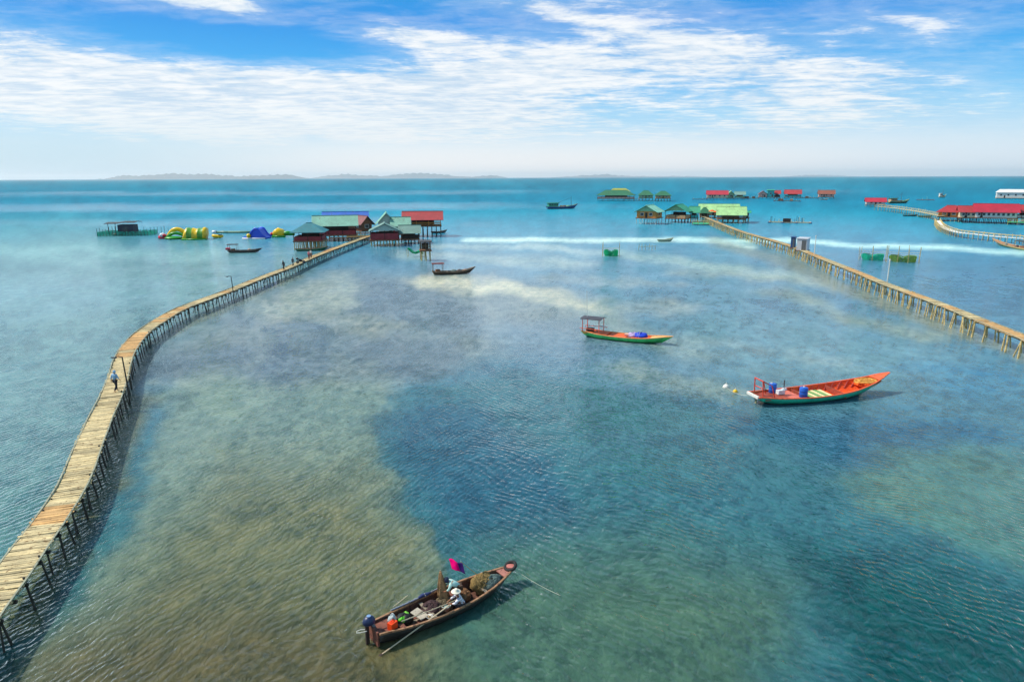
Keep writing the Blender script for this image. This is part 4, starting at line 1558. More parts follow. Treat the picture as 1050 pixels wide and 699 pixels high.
walkway('pale walkway from the small red hut to the orange hut', [(899, 211.5), (915, 213), (940, 216.5), (966, 221.5)], 2.2, 2.0, 3.6, 1.1, 'plank', 'pale_pile')
walkway('curved walkway with dense pale stakes bending below the restaurant', [(961, 226), (966, 232), (980, 237.5), (1000, 240), (1030, 243), (1090, 247)], 1.5, 1.7, 1.9, .8, 'white_paint', 'pale_pile')
# ------------------------------------------------------------------ boats
black_low = srgb(26, 30, 28)

# --- red and green cargo boat, right
ps, pb = at(783, 412.5), at(899, 401.5)
mid, rz, Lw = place_between(ps, pb)
L = Lw / 0.84
t = thing('wooden_boat', 'long green boat with an orange red inside and a red stern frame, at anchor', 'boat', mid, rz)
mats = dict(hull=two_tone('green_hull_paint', srgb(44, 206, 166), black_low, .10, band=None), inner=paint('orange_red_inside', srgb(240, 88, 34), .55, .22, 1.5, .15, srgb(110, 44, 26)),
            rim=paint('orange_rim', srgb(234, 98, 54), .5, .2, 2, .2, srgb(120, 60, 40)))
beam = interp((0, .56), (.15, .82), (.4, 1.0), (.65, .92), (.82, .62), (.93, .30), (1, .03))
sheer = interp((0, .74), (.15, .60), (.4, .55), (.65, .72), (.85, 1.12), (1, 1.62))
keel = interp((0, .05), (.1, -.35), (.6, -.40), (.85, -.25), (1, .5))
B = 2.95
hull, lin = boat_hull(t, L, B, beam, sheer, keel, mats, floor=.05, rake=(.07, .14), rim=.10)
X_ = lambda u: -L / 2 + L * u
wood_red = paint('red_brown_deck', srgb(156, 70, 52), .7, .25, 2, .3, srgb(96, 60, 48))
pale_board = paint('pale_hatch_board', srgb(226, 214, 160), .7, .2, 2, .15, srgb(150, 140, 90))
green_board = paint('green_hatch_board', srgb(110, 160, 96), .7, .25, 2)
# ribs along both inner sides
rb = MB()
for k in range(15):
    u = .16 + .05 * k
    for s in (-1, 1):
        sec = hull_section(u, L, B, beam, sheer, keel, inset=.10, floor=.07, rake=(.07, .14))
        pts = [(x, y * s, z) for x, y, z in sec[:4]]
        rb.bar(pts[0], pts[1], .07, .06).bar(pts[1], pts[3], .07, .06)
rb.build('ribs', paint('dark_red_rib', srgb(150, 36, 28), .6, .2), t)
MB().box((X_(.13), 0, .50), (L * .17, B * .66, .07)).build('stern_deck', wood_red, t)
MB().box((X_(.265), 0, .42), (L * .09, B * .78, .06)).build('engine_deck', paint('salmon_board', srgb(210, 110, 92), .7, .2, 2, .2), t)
for k in range(7):
    u = .37 + .028 * k
    MB().box((X_(u), .02, .26 + .004 * (k % 2)), (.26, B * .72, .05), rz=random.uniform(-.05, .05)).build('hatch_board', pale_board if k % 2 == 0 else green_board, t)
MB().box((X_(.345), 0, .35), (.09, B * .86, .30)).build('bulkhead', wood_red, t)
MB().box((X_(.60), 0, .35), (.10, B * .84, .40)).build('bulkhead', wood_red, t)
fd = MB()
fd.sheet([[(X_(u), s * beam(u) * B * .42, sheer(u) - .28) for s in (-1, -.5, 0, .5, 1)] for u in (.78, .83, .88, .92)], .05)
fd.build('foredeck', paint('bright_orange_deck', srgb(234, 96, 32), .6, .2, 2, .1), t)
MB().sheet([[(X_(u), s * max(beam(u) * B * .5 - .03, .02), sheer(u) + .045) for s in (-1, 0, 1)] for u in (.885, .92, .955, .995)], .05).build('bow_cap', mats['rim'], t)
fr = MB()
for s in (-1, 1):
    fr.tube([(X_(.04), s * .60, .4), (X_(.035), s * .56, 2.0)], .05, 7)
    fr.tube([(X_(.125), s * .62, .4), (X_(.10), s * .56, 1.55), (X_(.035), s * .56, 2.0)], .045, 7)
fr.tube([(X_(.035), -.6, 2.0), (X_(.035), .6, 2.0)], .05, 7)
fr.tube([(X_(.04), -.58, 1.35), (X_(.04), .58, 1.35)], .04, 7)
fr.build('stern_frame', paint('red_frame', srgb(214, 70, 48), .5, .2), t)
MB().box((X_(.0), 0, .72), (.16, B * .52, .20)).build('transom', M['white_paint'], t)
eng = MB().box((X_(.20), .12, .74), (.60, .38, .34)).revolve([(.001, -.2), (.11, -.2), (.14, 0), (.11, .2), (.001, .2)], (X_(.225), .12, .92), 10, 'X').build('engine', paint('white_engine', srgb(214, 220, 224), .4, .2, 3, .2), t)
MB().tube([(X_(.23), .22, 1.0), (X_(.23), .24, 1.7)], .05, 7).build('exhaust', M['steel'], eng)
rd = MB().box((X_(.025), 0, -.12), (.12, .07, .9)).box((X_(-.005), 0, -.28), (.5, .05, .5))
rd.build('rudder', paint('pale_rudder', srgb(206, 196, 150), .7, .2), t)
MB().tube([(X_(.02), 0, .2), (X_(.0), 0, .95), (X_(.10), .1, 1.05)], .035, 6).build('tiller', M['beam'], t)
BOAT_RED = t


def world_of(root, p):
    return Matrix.Translation(root.location) @ Euler(root.rotation_euler).to_matrix().to_4x4() @ Vector(p)


def drum(label, loc, r, h, mat, group=None):
    t = thing('drum', label, 'drum', loc, random.uniform(0, 3), group)
    MB().revolve([(.001, 0), (r * .94, 0), (r, .03), (r, h * .32), (r * 1.03, h * .34), (r, h * .36), (r, h * .65), (r * 1.03, h * .67), (r, h * .69), (r, h - .04), (r * .92, h), (.001, h - .01)], (0, 0, 0), 16).build('body', mat, t, True)
    MB().revolve([(.001, 0), (r * .25, 0), (r * .25, .05), (.001, .05)], (r * .4, 0, h - .008), 10).build('cap', M['white_paint'], t)
    return t


blue_plastic = paint('blue_plastic', srgb(24, 92, 190), .4, .15, 3)
drum('blue drum behind the white engine of the red boat', world_of(t, (X_(.175), .70, .54)), .31, .78, blue_plastic)
drum('blue drum at the near side of the red boat next to the rail', world_of(t, (X_(.315), -.80, .46)), .33, .82, blue_plastic)
# coils of yellow rope on the foredeck
rope_y = paint('yellow_rope', srgb(226, 170, 84), .85, .25, 8)
c = world_of(t, (X_(.83), 0, .95))
rp_ = thing('rope_heap', 'loose coils of yellow rope on the orange foredeck', 'rope', c, rz)
pts = []
for k in range(150):
    a = k * .42
    rr = .42 + .16 * math.sin(k * .23) + .08 * math.sin(k * 1.1)
    pts.append((rr * 1.9 * math.cos(a) + .2 * math.sin(k * .05), rr * math.sin(a), .05 + .05 * math.sin(k * .37) + .0009 * k))
MB().tube(pts, .035, 5).build('coil', rope_y, rp_)
MB().tube([(x * .6 - .4, y * .7 + .1, z + .1) for x, y, z in pts[:70]], .03, 5).build('coil', rope_y, rp_)


def line(name, label, p, q, r=.02, sag=.2, mat=None, cat='rope', n=10):
    mb = MB()
    p, q = Vector(p), Vector(q)
    pts = [p.lerp(q, i / n) - Vector((0, 0, sag * math.sin(math.pi * i / n))) for i in range(n + 1)]
    o = mb.tube([x - p for x in pts], r, 5).build(name, mat or M['pale_pile'], None)
    o.location = p
    return tag(o, label, cat)


rope_pale = paint('pale_rope', srgb(206, 204, 186), .85, .15, 8)


def buoy(label, px, py, r, mat, group='small buoys'):
    c = at(px, py)
    t = thing('buoy', label, 'buoy', (c.x, c.y, 0), 0, group)
    MB().revolve([(.001, -r * .6), (r * .7, -r * .5), (r, 0), (r * .75, r * .6), (r * .3, r * .95), (.001, r)], (0, 0, 0), 14).build('float', mat, t, True)
    MB().tube([(0, 0, r * .9), (0, 0, r * 1.5)], r * .12, 6).build('stem', M['white_pole'], t)
    return t


yellow_p = paint('yellow_plastic', srgb(240, 190, 30), .4, .12)
buoy('white foam buoy left of the red boat stern', 744.5, 397, .30, M['white_paint'])
buoy('small yellow buoy just below the white foam buoy', 754, 401.5, .22, yellow_p)
line('mooring_rope', 'mooring rope from the red boat stern to the white buoy', world_of(t, (X_(0), 0, .7)), at(745, 397.5, .05), .012, .25, rope_pale)

# --- green and orange boat with a canopy, middle
ps, pb = at(604, 344.5), at(683, 353)
mid, rz, Lw = place_between(ps, pb)
L = Lw / .86
t = thing('wooden_boat', 'bright green boat with an orange deck, dark canopy and blue tarp', 'boat', mid, rz)
GL = two_tone('two_greens_hull', srgb(84, 226, 124), srgb(30, 60, 44), .06)
rake2 = (.04, .12)
mats = dict(hull=GL, inner=paint('orange_deck_paint', srgb(240, 96, 36), .6, .22, 1.6, .15, srgb(150, 70, 40)), rim=paint('peach_rim', srgb(238, 170, 110), .5, .2, 2, .2))
beam = interp((0, .62), (.2, .88), (.45, 1.0), (.7, .82), (.88, .46), (1, .05))
sheer = interp((0, .74), (.2, .54), (.5, .50), (.75, .62), (1, .95))
keel = interp((0, 0), (.12, -.3), (.7, -.35), (1, .1))
B = 2.35
boat_hull(t, L, B, beam, sheer, keel, mats, floor=.18, rake=rake2, rim=.09)
X_ = lambda u: -L / 2 + L * u
canopy(t, X_(.02), X_(.21), B * .80, .6, 2.2, paint('charcoal_canopy', srgb(70, 70, 80), .7, .3, 2), paint('red_post', srgb(222, 88, 60), .5, .2), .12)
for s in (-1, 1):
    MB().tube([(X_(-.01), s * B * .36, 1.05), (X_(.25), s * B * .40, 1.05)], .035, 6).build('hand_rail', paint('red_rail', srgb(222, 88, 60), .5, .2), t)
MB().box((X_(.16), 0, .53), (L * .27, B * .70, .07)).build('stern_deck', mats['inner'], t)
MB().box((X_(.41), 0, .455), (L * .20, B * .80, .07)).build('mid_deck', mats['inner'], t)
MB().box((X_(.08), .1, .80), (.8, .6, .34)).build('engine_box', M['dark_open'], t)
MB().box((X_(.20), .35, 1.25), (.7, .5, .06), rz=.3).build('cream_shelf', M['white_paint'], t)
fd = MB().sheet([[(X_(u), s * beam(u) * B * .43, sheer(u) - .05) for s in (-1, -.5, 0, .5, 1)] for u in (.76, .82, .88, .94, .975)], .05)
fd.build('foredeck', paint('peach_deck', srgb(236, 184, 120), .7, .22, 2, .2, srgb(200, 100, 60)), t)
MB().box((X_(.50), .1, .52), (.55, .5, .36), rz=.2).build('fish_box', M['pink_wall'], t)
MB().tube([(X_(.05), -.2, 2.2), (X_(.04), -.2, 5.4)], .03, 5).build('aerial', M['white_pole'], t)
c = world_of(t, (X_(.655), 0, .50))
tp = thing('tarp_bundle', 'bright blue tarpaulin bundle on the green boat', 'tarp', c, rz)
MB().blob((0, 0, .18), (.82, .56, .36), 4, .22, 20, 12, flat=-.4).build('tarp', paint('blue_tarp', srgb(22, 60, 190), .45, .25, 3, bump=.05, bump_scale=5), tp, True)
MB().tube([(-.1, -.64, .1), (-.05, -.35, .56), (0, .1, .68), (.05, .6, .2)], .02, 5).build('lashing', rope_pale, tp)
tp = thing('tarp_bundle', 'smaller lilac grey cloth heap beside the blue tarpaulin', 'tarp', world_of(t, (X_(.565), .1, .45)), rz)
MB().blob((0, 0, .15), (.55, .5, .34), 9, .25, 16, 10, flat=-.4).build('tarp', paint('lilac_cloth', srgb(170, 150, 190), .8, .2, 3), tp, True)
MB().tube([(-.4, -.3, .12), (0, 0, .48), (.3, .35, .15)], .02, 5).build('lashing', rope_pale, tp)


def small_boat(label, sx, sy, bx, by, Lk, B, hullc, low, inner, roofc=None, roof_u=(.05, .3), rh=1.9, bow=1.0, group=None, cargo=0, name='wooden_boat', stern=.6, post='beam', seed=0):
    rs = random.Random(seed)
    ps, pb = at(sx, sy), at(bx, by)
    mid, rz, Lw = place_between(ps, pb)
    L = Lw / Lk
    t = thing(name, label, 'boat', mid, rz, group)
    mats = dict(hull=two_tone('hull_' + str(seed), hullc, low, .1), inner=paint('inner_' + str(seed), inner, .7, .25, 2, .2), rim=paint('rim_' + str(seed), tuple(min(c * 1.5 + .04, .9) for c in inner), .6, .2))
    beam = interp((0, .55), (.2, .88), (.5, 1.0), (.75, .75), (.9, .4), (1, .04))
    sheer = interp((0, stern), (.2, .55), (.5, .52), (.8, .75), (1, bow))
    keel = interp((0, 0), (.12, -.3), (.7, -.35), (1, .1))
    boat_hull(t, L, B, beam, sheer, keel, mats, floor=.15, rake=(.04, .14), n=18)
    X = lambda u: -L / 2 + L * u
    for u in (.35, .6, .75):
        MB().box((X(u), 0, .42), (.22, B * beam(u) * .86, .06)).build('thwart', mats['rim'], t)
    if roofc:
        canopy(t, X(roof_u[0]), X(roof_u[1]), B * .9, .5, rh, paint('canopy_' + str(seed), roofc, .7, .2), M[post], .15)
        MB().box((X(sum(roof_u) / 2), 0, .7), (L * .1, B * .5, .5)).build('engine_box', M['brown_wall'], t)
    for k in range(cargo):
        u = .42 + .4 * (k + .5) / cargo
        MB().blob((X(u), rs.uniform(-.2, .2), .55), (.5, .38, .32), seed + k, .2, 12, 8).build('cargo', paint('cargo', rs.choice([srgb(160, 130, 110), srgb(90, 80, 80), srgb(120, 130, 120)]), .8, .3), t, True)
    return t


small_boat('brown boat with a maroon canopy and a lifted bow, below the left village', 445, 281.5, 486, 280, .92, 1.9, srgb(96, 76, 58), srgb(52, 74, 52), srgb(120, 96, 72),
           srgb(104, 44, 40), (.02, .24), 2.1, 1.25, cargo=3, seed=21)
sb = small_boat('dark boat with a black canopy near the inflatables, red stern', 235, 259, 268, 258.5, .92, 1.9, srgb(84, 76, 70), srgb(40, 60, 42), srgb(80, 62, 52),
                srgb(44, 42, 46), (.04, .28), 2.0, 1.0, cargo=1, seed=22)
MB().box((-4.1, 0, .95), (.9, 1.2, .5)).build('stern_locker', paint('raspberry_paint', srgb(206, 50, 80), .5, .15), sb)
small_boat('green boat tucked under the teal roofed hut', 304, 257.5, 336, 256.6, .93, 1.8, srgb(40, 120, 84), srgb(24, 60, 44), srgb(130, 96, 70), seed=23)
small_boat('small dark boat moored right of the red roofed house', 443, 239.2, 458, 238.6, .9, 2.0, srgb(80, 76, 74), srgb(40, 44, 44), srgb(96, 80, 70), cargo=1, seed=24)
small_boat('low dark boat moored below the pale far walkway', 926, 221.6, 941, 221.9, .93, 2.2, srgb(40, 92, 96), srgb(30, 52, 54), srgb(60, 100, 84), seed=25)
small_boat('low green boat, right one of two below the far walkway', 941.5, 222.6, 956, 222.8, .93, 2.2, srgb(60, 150, 120), srgb(30, 64, 54), srgb(84, 110, 90), seed=26)
small_boat('thin white skiff beside the lone brown farm hut', 841, 205, 849, 205, .92, 2.4, srgb(216, 214, 206), srgb(120, 120, 116), srgb(180, 176, 160), seed=27)
small_boat('slim grey boat resting on the bright sandbar line', 675, 247.8, 690, 247.4, .93, 1.7, srgb(150, 170, 150), srgb(90, 110, 96), srgb(150, 150, 120), seed=28)
# boat cut by the right edge
rb_ = small_boat('striped green and yellow boat cut off by the right edge of the photo', 1072, 260, 1019, 250.5, .9, 2.6, srgb(212, 190, 120), srgb(36, 116, 74), srgb(150, 110, 80),
                 srgb(60, 66, 66), (.25, .5), 2.0, 1.5, cargo=2, seed=29)
for s in (-1, 1):
    pass


def trawler(label, sx, sy, bx, by, hullc, low, cabc, roofc, mast_u, seed, B=4.2):
    ps, pb = at(sx, sy), at(bx, by)
    mid, rz, Lw = place_between(ps, pb)
    L = Lw / .9
    t = thing('trawler', label, 'fishing boat', mid, rz)
    mats = dict(hull=two_tone('trawler_hull_%d' % seed, hullc, low, .35), inner=paint('trawler_deck_%d' % seed, srgb(120, 150, 120), .7, .2), rim=paint('trawler_rim_%d' % seed, srgb(190, 200, 150), .6, .2))
    beam = interp((0, .75), (.3, 1.0), (.65, .92), (.88, .5), (1, .05))
    sheer = interp((0, 1.5), (.3, 1.25), (.6, 1.35), (.85, 2.0), (1, 2.9))
    keel = interp((0, -.2), (.2, -.7), (.8, -.7), (1, .2))
    boat_hull(t, L, B, beam, sheer, keel, mats, floor=.8, rake=(.03, .12), n=18)
    X = lambda u: -L / 2 + L * u
    MB().box((X(.20), 0, 2.1), (L * .30, B * .66, 2.4)).build('wheelhouse', cabc, t)
    MB().box((X(.20), 0, 3.42), (L * .36, B * .82, .22)).build('wheelhouse_roof', roofc, t)
    for i in range(4):
        for s in (-1, 1):
            MB().box((X(.09 + .075 * i), s * (B * .33 + .02), 2.5), (.8, .06, .7)).build('window', M['glass'], t)
    MB().tube([(X(mast_u), 0, .8), (X(mast_u), 0, 7.2)], [.14, .07], 6).build('mast', M['steel'], t)
    MB().tube([(X(mast_u), 0, 6.4), (X(.36), 0, 3.5)], .05, 5).build('stay', M['steel'], t)
    for k in range(3):
        MB().box((X(.47 + .1 * k), random.uniform(-.4, .4), 1.4), (1.3, 1.6, 1.0)).build('crate', M[['tan_wall', 'brown_wall', 'green_wall'][k]], t)
    return t


trawler('blue hulled fishing boat with a green wheelhouse out on open water', 562, 214.3, 591, 213.8, srgb(18, 92, 150), srgb(14, 50, 84), paint('green_cabin', srgb(40, 150, 120), .6, .15), paint('green_cabin_roof', srgb(30, 140, 104), .6, .15), .78, 41)
trawler('dark green fishing boat lying behind the red hut walkway', 912, 208.6, 931, 208.4, srgb(20, 110, 84), srgb(18, 60, 50), M['tan_wall'], paint('dull_green_roof', srgb(50, 110, 84), .6, .2), .6, 42)
trawler('tiny pale sail-less boat far out between the walkway and the white house', 963, 202.6, 969.5, 202.6, srgb(196, 200, 180), srgb(90, 120, 110), M['white_paint'], M['white_paint'], .5, 43, 3.4)

# ------------------------------------------------------------------ net pens and floats
def net_pen(label, px0, px1, y, top, D, net, posts, group='net pens on stakes', name='net_pen', drum=False):
    c = at((px0 + px1) / 2, y)
    s = 1 / ppm(c)
    W, H = (px1 - px0) * s, (y - top) * s
    t = thing(name, label, 'net pen', (c.x, c.y + D / 2, 0), math.atan2(-c.x, c.y), group)
    rings = []
    nseg = 28
    for lev in range(6):
        z = -.5 + (H * .36 + .5) * lev / 5
        ring = []
        for k in range(nseg):
            a = 2 * math.pi * k / nseg
            sq = (.80 + .16 * lev / 5)
            w = 1 + .03 * math.sin(5 * a + lev)
            sagz = .16 * H * (abs(math.sin(2 * a)) - .5) * (lev / 5)
            ring.append((W * .46 * math.cos(a) * sq * w, D * .46 * math.sin(a) * sq * w, z + sagz))
        rings.append(ring)
    inner = [[(x * .985, y_ * .985, z) for x, y_, z in r] for r in rings[::-1]]
    MB().loft(rings + inner, True, False).build('net', net, t)
    for i in range(posts):
        for sy in (-1, 1):
            x = -W / 2 + W * i / (posts - 1)
            MB().tube([(x, sy * D * .48, -1.2), (x + random.uniform(-.2, .2), sy * D * .5, H * random.uniform(.85, 1.1))], [.065, .045], 6).build('stake', M['pale_pile'], t)
    rp__ = MB()
    for sy in (-1, 1):
        rp__.tube([(-W / 2, sy * D * .48, H * .55), (0, sy * D * .48, H * .5), (W / 2, sy * D * .48, H * .56)], .04, 5)
    rp__.build('head_rope', rope_pale, t)
    return t


net_pen('single bright green net pen alone in the middle channel', 619, 636, 263, 248.5, 3.2, netting('green_pen_net', srgb(36, 190, 130), .70, .14), 2)
net_pen('teal green net pen, left of the two by the right pier', 888, 912, 267.5, 253, 4.5, netting('sea_green_netting', srgb(50, 200, 165), .66, .14), 3)
net_pen('olive green net pen, right of the two by the right pier', 917, 946, 269.5, 254, 4.5, netting('olive_pen_net', srgb(130, 170, 80), .62, .14), 4)
c = at(663, 256.5)
t = thing('stake_frame', 'thin frame of pale stakes and cross poles beyond the green net pen', 'stake frame', (c.x, c.y, 0))
for i in range(6):
    MB().tube([(-2 + .85 * i, random.uniform(-.5, .5), -1), (-2 + .85 * i + random.uniform(-.15, .15), 0, random.uniform(1.1, 2.1))], .05, 5).build('stake', M['pale_pile'], t)
MB().tube([(-2.1, 0, .9), (2.4, 0, 1.0)], .045, 5).build('cross_pole', M['pale_pile'], t)

# dark hut in its net pen, left
c = at(127, 241.5)
s = 1 / ppm(c)
t = thing('net_hut', 'dark floating hut on a raft inside a teal net fence at the far left', 'hut', (c.x, c.y, 0), .12)
MB().box((0, 1.5, .35), (24 * s, 5, .3)).build('raft', M['beam'], t)
MB().box((1.5 * s * 2, 1.5, 2.0), (15 * s, 4, 2.9)).build('wall', paint('dark_blue_grey_board', srgb(44, 54, 72), .7, .25), t)
MB().sheet([[(-16 * s + i * 6 * s, -1.4 + 3 * j, 4.05 + .35 * math.sin(math.pi * j / 2) + (.2 if i > 2 else -.1)) for i in range(6)] for j in range(3)], .1).build('roof', ROOF['charcoal'][0], t)
MB().box((3 * s, -.52, 1.9), (4 * s, .06, 1.9)).build('door', M['glass'], t)
for x in (-13, -6):
    MB().tube([(x * s, -.8, .4), (x * s, -.8, 4.0)], .08, 6).build('post', M['dark_pile'], t)
fn = MB()
ring = [(-24 * s, -1.2), (26 * s, -1.2), (26 * s, 6), (-24 * s, 6)]
for a, b in zip(ring, ring[1:] + ring[:1]):
    g = [[(a[0] + (b[0] - a[0]) * i / 6, a[1] + (b[1] - a[1]) * i / 6, z) for i in range(7)] for z in (-.4, .5, 1.35)]
    o = len(fn.v)
    for layer_ in (0, .03):
        fn.add([(x, y + layer_, z) for r in g for x, y, z in r], [(r * 7 + i, r * 7 + i + 1, (r + 1) * 7 + i + 1, (r + 1) * 7 + i) for r in range(2) for i in range(6)])
fn.build('net_fence', netting('teal_fence_net', srgb(60, 196, 170), .55, .2), t)
for i in range(24):
    u = i / 23
    x = (-24 + 70 * u) * s
    MB().tube([(x, -1.25 + (2.2 * max(0, u - .7) / .3), -1), (x + random.uniform(-.1, .1), -1.25 + (2.2 * max(0, u - .7) / .3), random.uniform(1.8, 3.2))], .06, 5).build('stake', M['dark_pile'], t)


def striped(name, cols, scale, axis='X'):
    m, n, out = new_mat(name)
    b = n.new('ShaderNodeBsdfPrincipled')
    b.inputs['Roughness'].default_value = .35
    tc = n.new('ShaderNodeTexCoord').outputs['Object']
    x, y, z = n.sep(tc)
    v = {'X': x, 'Y': y, 'Z': z}[axis]
    f = n.math('FRACT', v * scale + 100.25)
    c = n.mix(n.math('GREATER_THAN', f, .5), cols[0], cols[1])
    c = n.mix(n.noise(tc, .8, 3.0) * .25, c, tuple(k * .6 for k in cols[0]))
    n.put(b.inputs['Base Color'], c)
    n.link(b.outputs[0], out.inputs['Surface'])
    return m


yel, grn = srgb(244, 196, 12), srgb(36, 146, 36)
inf_yel = paint('yellow_inflatable', yel, .35, .1)
inf_grn = paint('green_inflatable', grn, .35, .12)
inf_red = paint('red_inflatable', srgb(214, 24, 56), .35, .1)
inf_blue = paint('blue_inflatable', srgb(28, 84, 214), .35, .1)
inf_white = paint('white_inflatable', srgb(236, 238, 240), .35, .06)
G5 = 'inflatable water park floats'


def spot(px, y):
    c = at(px, y)
    return c, 1 / ppm(c)


c, s = spot(165.5, 245)
t = thing('inflatable', 'small red and white inflatable at the left end of the water park', 'inflatable', (c.x, c.y + 1, 0), 0, G5)
MB().revolve([(.001, -4 * s), (1.9 * s, -3.9 * s), (2.3 * s, 0), (1.9 * s, 3.9 * s), (.001, 4 * s)], (0, 0, 1.2 * s), 12, 'X').build('tube', inf_red, t, True)
MB().blob((0, 0, 3.6 * s), (2.6 * s, 1.2, 2.2 * s), 2, .1).build('top', inf_white, t, True)
MB().blob((2.3 * s, -.3, 3.2 * s), (1.6 * s, 1.0, 1.6 * s), 3, .1).build('top', inf_red, t, True)

c, s = spot(181, 245)
t = thing('inflatable', 'curved green and yellow inflatable arch slide next to the red float', 'inflatable', (c.x, c.y + 2, 0), .1, G5)
arc = [(-11 * s + 22 * s * i / 12, .0, 1.2 * s + 8.2 * s * math.sin(math.pi * (i / 12) ** .8)) for i in range(13)]
MB().tube(arc, [2.2 * s] * 13, 10).build('arch', inf_yel, t, True)
MB().tube([(x * .95, -1.6, max(z * .62, .8 * s)) for x, y, z in arc], [1.5 * s] * 13, 10).build('slide_rail', inf_grn, t, True)
MB().blob((-3 * s, -2.2, 1.1 * s), (9 * s, 2.2, 1.8 * s), 5, .05).build('base', inf_grn, t, True)
c, s = spot(198, 246)
t = thing('inflatable', 'large yellow and green striped inflatable tower, biggest of the floats', 'inflatable', (c.x, c.y + 2.5, 0), .18, G5)
rings = []
for i in range(13):
    u = i / 12
    x = (-10.5 + 21 * u) * s
    ww = 1 + .10 * abs(math.sin(u * math.pi * 4))
    hh = (11.2 + .5 * math.sin(u * 9)) * s * ww ** .5
    rings.append([(x - 1.6 * s, -2.6 * ww, 0), (x - .2 * s, -2.3 * ww, hh * .55), (x + .8 * s, -1.2 * ww, hh * .92), (x + 1. * s, 0, hh), (x + .8 * s, 1.2 * ww, hh * .92), (x, 2.3 * ww, hh * .5), (x - 1.6 * s, 2.6 * ww, 0)])
MB().loft(rings, True, True).build('tower', striped('yellow_green_stripes', (yel, grn), 1 / (10.5 * s)), t, True)
MB().tube([(-12 * s, -2.9, .5 * s), (12 * s, -2.9, .5 * s)], 1.0 * s, 10).build('base_tube', inf_grn, t, True)

c, s = spot(223.5, 244)
t = thing('inflatable', 'low yellow banana float between the striped tower and the blue slide', 'inflatable', (c.x, c.y, 0), 0, G5)
MB().tube([(-5.5 * s, 0, 2.8 * s), (-3 * s, 0, 1.6 * s), (1 * s, 0, 1.3 * s), (5.5 * s, 0, 2.0 * s)], [1.3 * s, 2 * s, 2 * s, 1.0 * s], 10).build('tube', inf_yel, t, True)
MB().box((2.5 * s, 0, 3.2 * s), (3 * s, .8, .5 * s)).build('seat', M['dark_open'], t)
c, s = spot(240, 239)
t = thing('floating_boom', 'long green and cream floating boom behind the yellow banana float', 'boom', (c.x, c.y, 0), 0)
MB().tube([(-18 * s, 0, .9 * s), (-9 * s, .5, .95 * s), (0, 0, .9 * s), (9 * s, .4, .9 * s), (18 * s, 0, .9 * s)], 1.1 * s, 8).build('tube', striped('boom_stripes', (srgb(150, 176, 140), srgb(110, 150, 120)), .12), t, True)
MB().tube([(-22 * s, 0, 1.2 * s), (-18 * s, 0, 1.2 * s)], 1.6 * s, 10).build('end_float', inf_white, t, True)
c, s = spot(263, 245)
t = thing('inflatable', 'blue inflatable slide with a white and yellow ramp', 'inflatable', (c.x, c.y + 2, 0), -.1, G5)
prof = [(-13 * s, 1 * s), (-8 * s, 2.2 * s), (-3 * s, 8 * s), (0, 10.5 * s), (3 * s, 10 * s), (7 * s, 4 * s), (10.5 * s, 1.4 * s)]
MB().loft([[(x, -2.0, 0), (x, -2.0, max(z, .4)), (x, 2.0, max(z, .4)), (x, 2.0, 0)] for x, z in prof], True, True).build('slide', inf_blue, t)
for y_ in (-2.1, 2.1):
    MB().tube([(x, y_, z + .2 * s) for x, z in prof], .95 * s, 8).build('side_tube', inf_blue, t, True)
MB().sheet([[(x - .3 * s, y_, z + .55 * s) for y_ in (-1.1, 0, 1.1)] for x, z in prof[1:4]], .06).build('ramp', inf_white, t)
MB().blob((-6.5 * s, -2.6, 3.4 * s), (2.2 * s, .6, 2.0 * s), 4, .1).build('side_patch', inf_yel, t, True)
MB().tube([(-13 * s, -2.8, .5 * s), (11 * s, -2.8, .5 * s)], .9 * s, 8).build('base_tube', inf_white, t, True)
c, s = spot(287, 243.5)
t = thing('inflatable', 'yellow and green inflatable with a red end, partly behind the teal hut', 'inflatable', (c.x, c.y + 2, 0), .1, G5)
MB().blob((-3 * s, 0, 3.5 * s), (6 * s, 2.2, 5.5 * s), 6, .12, 18, 10).build('dome', inf_yel, t, True)
MB().tube([(0 * s, 0, 3.2 * s), (6 * s, 0, 3.6 * s), (13 * s, 0, 3.0 * s)], [2.2 * s, 2.5 * s, 1.8 * s], 10).build('tube', inf_grn, t, True)
MB().tube([(-9 * s, -1, 1 * s), (-2 * s, -2, .8 * s), (5 * s, -2, .8 * s)], 1.2 * s, 8).build('base_tube', inf_grn, t, True)
MB().blob((-10 * s, 0, 3.2 * s), (1.6 * s, 1.2, 1.6 * s), 3, .1).build('end_cap', inf_red, t, True)
# ------------------------------------------------------------------ the fishing boat in front, and its crew
ps, pb = at(390, 656), at(521, 597)
mid, FRZ, Lw = place_between(ps, pb)
L = Lw / .93
B = 1.62
FB = thing('fishing_boat', 'dark worn wooden fishing boat with an outboard motor, nearest in the photo', 'fishing boat', mid, FRZ)
frake = (.02, .09)
mats = dict(hull=two_tone('dark_worn_hull', srgb(44, 40, 36), srgb(18, 20, 20), .04, .55, .22), inner=paint('dark_brown_inside', srgb(92, 58, 46), .75, .35, 2, .35, srgb(44, 32, 28)),
            rim=paint('worn_wood_rim', srgb(150, 112, 82), .7, .3, 3, .35, srgb(84, 56, 44)))
beam = interp((0, .56), (.15, .78), (.4, 1.0), (.62, .98), (.8, .74), (.93, .40), (1, .16))
sheer = interp((0, .62), (.2, .50), (.5, .47), (.75, .54), (.9, .62), (1, .70))
keel = interp((0, -.1), (.1, -.28), (.7, -.30), (.9, -.15), (1, .25))
boat_hull(FB, L, B, beam, sheer, keel, mats, floor=.02, n=34, rake=frake, rim=.075, thick=.04)
X_ = lambda u: -L / 2 + L * u
red_wood = paint('faded_red_wood', srgb(122, 74, 60), .75, .3, 3, .35, srgb(70, 44, 38))
